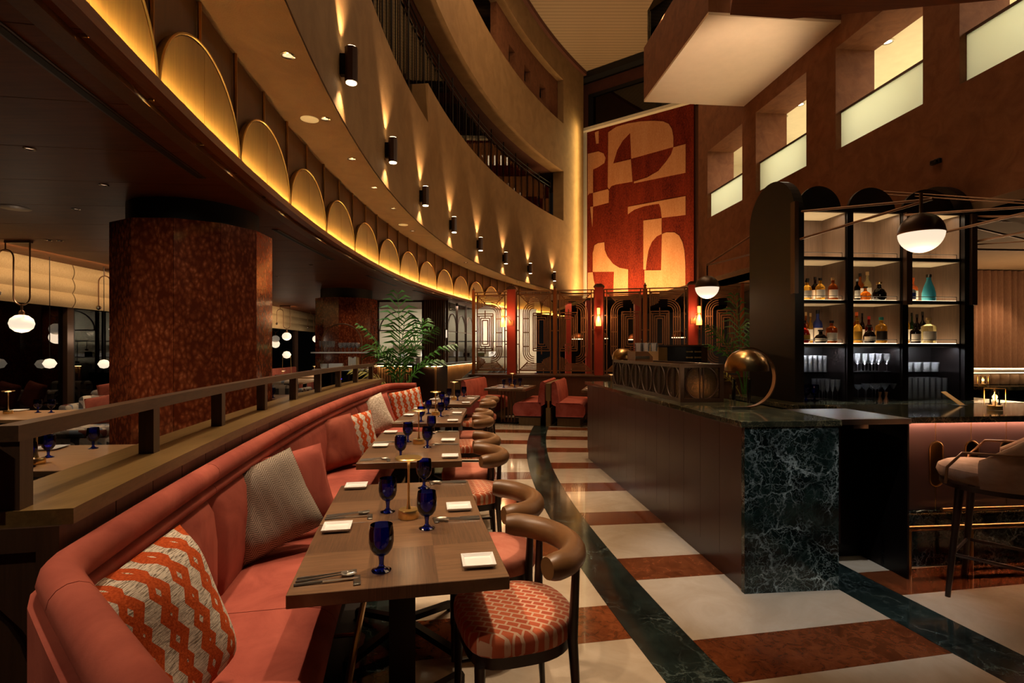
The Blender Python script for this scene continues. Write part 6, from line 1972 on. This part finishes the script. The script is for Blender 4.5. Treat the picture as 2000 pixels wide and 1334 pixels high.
# ---------------------------------------------------------------- globe pendants by the window
def loop_pendant(x, y, r, zc, label):
    t = thing('loop_pendant', label, 'pendant lamp', (x, y, 0), 0, 'looped globe pendants by the window')
    MB().box(-0.16, 0.16, -0.02, 0.02, 2.80, 2.829).build('canopy', M['bronze_dark'], t, smooth=False)
    w_ = 0.10
    z_low, z_top = zc + r + 0.10, 2.62
    pts = [(0.14, 0, 2.80), (0.14, 0, z_low + w_)] + [(0.14 - w_ + w_ * math.cos(q), 0, z_low + w_ + w_ * math.sin(q)) for q in [-PI * i / 10 for i in range(1, 10)]] + [(0.14 - 2 * w_, 0, z_low + w_), (0.14 - 2 * w_, 0, z_top)] + [(0.14 - 3 * w_ + w_ * math.cos(q), 0, z_top + w_ * math.sin(q)) for q in [PI * i / 10 for i in range(1, 10)]] + [(0.14 - 4 * w_, 0, z_top), (0.14 - 4 * w_, 0, z_low + 0.18)]
    MB().tube(pts, 0.009, 8).build('loop_tube', M['bronze'], t)
    MB().tube([(0.14 - 3 * w_, 0, z_top + w_), (0.14 - 3 * w_, 0, 2.80)], 0.008, 6).build('hanger', M['bronze'], t)
    MB().lathe([(0.0, -0.04), (0.035, -0.02), (0.04, 0.01), (0.02, 0.035), (0, 0.04)], 14, Matrix.Translation((0.14 - 4 * w_, 0, z_low + 0.15))).build('counterweight', M['chrome'], t)
    MB().lathe([(0, -r * 0.9), (r * 0.5, -r * 0.78), (r * 0.87, -r * 0.45), (r, 0), (r * 0.87, r * 0.45), (r * 0.5, r * 0.78), (0, r * 0.9)], 26, Matrix.Translation((0.04, 0, zc))).build('globe', M['globe'], t, angle=80)
    MB().lathe([(0.03, zc + r * 0.85), (0.03, zc + r + 0.02), (0.012, zc + r + 0.04), (0.012, z_low + 0.01)], 12, Matrix.Translation((0.04, 0, 0))).build('collar', M['bronze'], t)
    lamp('POINT', 'globe_glow', (x + 0.04, y, zc - r * 1.3), None, 5, WARM2, r)
g1 = aty(36, 632, 6.55)
loop_pendant(g1.x, g1.y, 0.125, g1.z, 'opal globe pendant with looped tube at the left edge')
g2 = aty(228, 643, 8.9)
loop_pendant(g2.x - 0.04, g2.y, 0.105, g2.z, 'opal globe pendant just left of the big marble column')
g3 = aty(560, 657, 16.2)
loop_pendant(g3.x - 0.04, g3.y, 0.135, g3.z, 'opal globe pendant between the two marble columns')
g4 = aty(618, 662, 18.6)
loop_pendant(g4.x - 0.04, g4.y, 0.135, g4.z, 'opal globe pendant half hidden by the far column')
g5 = aty(528, 659, 18.0)  # globe added where the window glass mirrors the pendant
loop_pendant(g5.x - 0.04, g5.y, 0.115, g5.z, 'small opal globe standing in for a pendant reflection beside the big column right edge')
for i, (u, v, y, l) in enumerate(((97, 710, 7.7, 'left of two under the window pendants'), (203, 711, 8.6, 'right of two under the window pendants'), (560, 693, 15.6, 'between the marble columns'))):
    p = aty(u, v, y)
    t = thing('globe_lamp', ('small opal globe hung on a thin rod, ' if i < 2 else 'small opal globe lamp on thin legs, ') + l, 'lamp', (p.x, p.y, p.z if i < 2 else 0.72), 0, 'small opal globes by the windows')
    r = 0.085 if i < 2 else 0.125
    zc = 0.0 if i < 2 else p.z - 0.72
    MB().lathe([(0, -r * 0.85), (r * 0.6, -r * 0.68), (r, 0), (r * 0.6, r * 0.68), (0, r * 0.85)], 22, Matrix.Translation((0, 0, zc))).build('globe', M['globe'], t, angle=80)
    if i < 2:
        MB().tube([(0, 0, r * 0.9), (0, 0, 2.829 - p.z)], 0.005, 6).build('rod', M['black_metal'], t)
    else:
        for sx in (-1, 1):
            MB().tube([(sx * r * 0.9, 0, zc), (sx * r * 1.1, 0, 0.0)], 0.006, 6).build('leg', M['brass'], t)
        MB().tube([(-r * 1.1, 0, 0.004), (r * 1.1, 0, 0.004)], 0.006, 6).build('foot', M['brass'], t)
    MB().lathe([(0, r * 0.86), (0.02, r * 0.86), (0.02, r * 0.95), (0, r * 0.95)], 10, Matrix.Translation((0, 0, zc))).build('cap', M['black_metal'], t)

cam_ = thing('security_camera', 'small dark security camera on the terracotta wall', 'camera', RW(0.0, 0, 0), BETA)
pq = Vector(((1831 - U0) / F_PX, 1, 0))
yy = 5.2275 / (pq.x + math.tan(BETA))
cam_.location = (pq.x * yy - 0.001, yy, H_EYE + (V0 - 316) * yy / F_PX)
MB().box(-0.04, 0.0, -0.06, 0.06, -0.025, 0.025, 0.006, 1).build('case', M['black_metal'], cam_)
MB().lathe([(0, 0), (0.015, 0), (0.015, 0.02), (0, 0.02)], 12, Matrix.Translation((-0.04, -0.03, 0)) @ Matrix.Rotation(-PI / 2, 4, 'Y')).build('lens', M['black'], cam_)
lamp('SPOT', 'timber_ceiling_spot', (-2.9, 0.2, 2.8), (-1.0, 0.95, 0.7), 90, WARM2, 0.03, 50, 0.8)
lamp('SPOT', 'console_fill_spot', (-3.2, 9.6, 2.8), (-3.3, 10.5, 1.2), 30, NEUT, 0.03, 50, 0.8)  # added fill that whitens the console shelves
# ---------------------------------------------------------------- left dining room furniture
def lounge_table(x, y, sx, sy, label, z=0.72):
    t = thing('lounge_table', label, 'table', (x, y, 0), 0.1, 'pale tables in the window lounge')
    MB().box(-sx / 2, sx / 2, -sy / 2, sy / 2, z - 0.04, z, 0.004, 1).build('tabletop', M['oak_pale'], t, smooth=False)
    MB().box(-0.05, 0.05, -0.05, 0.05, 0.03, z - 0.04).build('pedestal', M['black_metal'], t, smooth=False)
    MB().box(-0.25, 0.25, -0.25, 0.25, 0, 0.03).build('foot_plate', M['black_metal'], t, smooth=False)
M['oak_pale'] = wood('pale_oak', '#a07850', '#c09468', 0.4, 0)
def armchair(x, y, rz, wdt, label):
    t = thing('print_armchair', label, 'armchair', (x, y, 0), rz, 'mosaic print lounge seats')
    h = wdt / 2
    MB().box(-h, h, -0.36, 0.30, 0.12, 0.34, 0.03, 2).build('base', M['mosaic'], t)
    MB().box(-h + 0.10, h - 0.10, -0.38, 0.24, 0.34, 0.47, 0.05, 3).build('seat_cushion', M['mosaic'], t)
    MB().box(-h, h, 0.24, 0.42, 0.12, 0.84, 0.06, 3).build('backrest', M['mosaic'], t)
    for s in (-1, 1):
        MB().box(s * h - 0.07, s * h + 0.07, -0.36, 0.36, 0.12, 0.66, 0.05, 3).build('arm', M['mosaic'], t)
        for sy in (-1, 1):
            MB().tube([(s * (h - 0.05), sy * 0.28, 0.12), (s * (h - 0.04), sy * 0.3, 0)], [0.018, 0.012], 8).build('leg', M['walnut'], t)
def lpillow(loc, face, label, mat='brick_velvet', size=0.4):
    p = pillow(label, loc, face, size, 0.15, mat, 0.2, 0.25)
    p['group'] = 'cushions in the window lounge'
lounge_table(-3.05, 3.95, 1.5, 0.98, 'pale oak table just behind the handrail at left')
lounge_table(-5.9, 6.45, 1.4, 0.98, 'pale oak table with lamp at the left edge by the window')
goblet(at(57, 912, 0.72), 'cobalt blue goblet on the nearest lounge table, front left', 'blue goblets in the window lounge')
goblet(at(60, 900, 0.72) + Vector((0.02, 0.12, 0)), 'cobalt blue goblet behind another beside the slim lamp at left', 'blue goblets in the window lounge')
goblet(at(182, 876, 0.72), 'cobalt blue goblet standing alone on the nearest lounge table', 'blue goblets in the window lounge')
goblet(at(74, 806, 0.72) , 'cobalt blue goblet, left of two on the window table', 'blue goblets in the window lounge')
goblet(at(100, 806, 0.72), 'cobalt blue goblet, right of two on the window table', 'blue goblets in the window lounge')
table_lamp(at(72, 906, 0.72), 'slim brass table lamp behind the handrail end post at left')
table_lamp(at(16, 808, 0.72), 'slim brass table lamp on the window table at left edge')
pl_ = put(plate_me, 'square_plate', None, at(96, 877, 0.72), 0.2); pl_.scale = (1.6, 1.6, 1)
tag(pl_, 'square white plate on the nearest lounge table behind the handrail', 'plate', 'square white plates in the window lounge')
pl_ = put(plate_me, 'square_plate', None, at(34, 803, 0.72), 0.2); pl_.scale = (1.4, 1.4, 1)
tag(pl_, 'square white plate on the window table at left', 'plate', 'square white plates in the window lounge')
armchair(-5.72, 7.42, 0.1, 0.85, 'mosaic print armchair facing the camera left of the big column')
armchair(-6.25, 8.55, 0.1, 1.2, 'wide mosaic print sofa behind the armchair by the window')
lpillow((-5.74, 7.52, 0.66), (0.2, -0.95), 'dusty red cushion on the mosaic print armchair')
lpillow((-6.0, 8.62, 0.78), (0.2, -0.95), 'dusty red cushion on the right of the wide mosaic sofa')
lpillow((-6.4, 8.62, 0.78), (0.3, -0.9), 'dusty red cushion on the left of the wide mosaic sofa')
armchair(-3.55, 3.0, PI, 0.7, 'mosaic print chair back below the nearest lounge table')
# beyond the big column
lounge_table(-4.25, 8.85, 1.1, 0.9, 'pale table glimpsed right of the big column')
lounge_table(-5.75, 13.6, 1.4, 1.8, 'pale table below the middle window pendant')
lounge_table(-6.2, 16.1, 1.2, 1.9, 'pale table farthest along the windows between the columns')
armchair(-4.55, 10.4, PI, 0.75, 'mosaic print chair back right of the big column')
armchair(-4.98, 11.9, PI, 0.75, 'mosaic print chair back farther right of the big column')
ob = thing('window_bench', 'long orange bench along the windows between the columns', 'bench', (-6.98, 15.5, 0), 0.045)
MB().box(-0.3, 0.3, -3.0, 3.0, 0.1, 0.46, 0.04, 2).build('seat', M['brick_velvet'], ob)
MB().box(-0.42, -0.28, -3.0, 3.0, 0.1, 0.92, 0.04, 2).build('backrest', M['brick_velvet'], ob)
MB().box(-0.28, 0.2, -2.9, 2.9, 0.0, 0.1).build('plinth', M['walnut'], ob, smooth=False)
table_lamp(at(553, 747, 0.72), 'slim brass table lamp right of the big column')
table_lamp(at(614, 733, 0.72), 'slim brass table lamp beside the far marble column')
for i, (u, v) in enumerate(((533, 777), (540, 745), (572, 741), (586, 736), (600, 733))):
    goblet(at(u, v, 0.72), 'cobalt blue goblet in the lounge beyond the big column, %s from left' % ORD[i], 'blue goblets in the window lounge')

# ---------------------------------------------------------------- service console with hoop
Yc = 10.6
def cpt(u, v, y=Yc): return aty(u, v, y)
c0 = cpt(668, 722)
co = thing('service_console', 'service console with white shelves inside a bronze hoop before the far column', 'console', (c0.x, c0.y, 0), 0.12)
MB().box(-0.52, 0.52, -0.2, 0.2, 1.09, 1.12).build('counter_board', M['white_matt'], co, smooth=False)
MB().box(-0.56, 0.56, -0.15, 0.15, 1.43, 1.455).build('shelf_board', M['white_matt'], co, smooth=False)
MB().box(-0.5, 0.5, -0.16, 0.18, 0.0, 0.2).build('base', M['black'], co, smooth=False)
for x in (-0.48, -0.16, 0.16, 0.48):
    MB().box(x - 0.015, x + 0.015, -0.17, 0.17, 0.2, 1.09).build('divider', M['walnut'], co, smooth=False)
MB().box(-0.48, 0.48, 0.15, 0.17, 0.2, 1.09).build('back_board', M['black'], co, smooth=False)
hp_ = [(-0.38, 0, 1.12), (-0.38, 0, 1.63)] + [(0.38 * -math.cos(q), 0, 1.63 + 0.38 * math.sin(q)) for q in [PI * i / 24 for i in range(1, 24)]] + [(0.38, 0, 1.63), (0.38, 0, 1.12)]
MB().tube(hp_, 0.014, 8).build('hoop', M['bronze'], co)
def con(x, y, z): return co.matrix_basis @ Vector((x, y, z)) if False else Vector((c0.x + x * math.cos(0.12) - y * math.sin(0.12), c0.y + x * math.sin(0.12) + y * math.cos(0.12), z))
for i in range(5):
    for r_, yy in (('front', -0.08), ('back', 0.06)):
        o = put(GM['flute'], 'flute_glass', None, con(-0.40 + i * 0.058, yy, 1.455), 0)
        tag(o, 'champagne flute on the hooped console, %s from left in the %s row' % (ORD[i], r_), 'glass', 'flutes on the hooped console')
        o = put(GM['wine'], 'wine_glass', None, con(-0.02 + i * 0.08, yy, 1.455), 0)
        tag(o, 'wine glass on the hooped console, %s from left in the %s row' % (ORD[i], r_), 'glass', 'wine glasses on the hooped console')
t = thing('bowl_stack', 'stack of white bowls on the hooped console', 'bowls', con(-0.33, -0.05, 1.12))
for k in range(5):
    MB().lathe([(0.03, 0), (0.05, 0.0), (0.075, 0.05), (0.072, 0.05), (0.045, 0.006), (0, 0.006)], 20).build('bowl', M['white'], t, loc=(0, 0, k * 0.014))
bx_ = MB().box(-0.13, 0.13, -0.08, 0.08, 0, 0.11, 0.004, 1).build('storage_box', M['white_matt'], None, loc=con(-0.10, -0.05, 1.12), rotz=0.12)
tag(bx_, 'white storage box beside the bowls on the hooped console', 'box')
for i in range(5):
    b_ = MB().box(-0.016, 0.016, -0.09, 0.09, 0, 0.24 - 0.012 * (i % 3)).build('book', M['paper'] if i < 4 else M['cork'], None, smooth=False, loc=con(0.16 + i * 0.037, -0.05, 1.12), rotz=0.12)
    tag(b_, 'upright pale book, %s from left on the hooped console' % ORD[i], 'book', 'books on the hooped console')
eq = thing('till_device', 'black device with two blue lights in the service console', 'device', con(0.0, -0.05, 0.5), 0.12)
MB().box(-0.14, 0.14, -0.1, 0.1, 0, 0.5).build('case', M['black'], eq, smooth=False)
for x in (-0.06, 0.0):
    MB().box(x, x + 0.025, -0.105, -0.1, 0.42, 0.44).build('indicator', M['screen_blue'], eq, smooth=False)
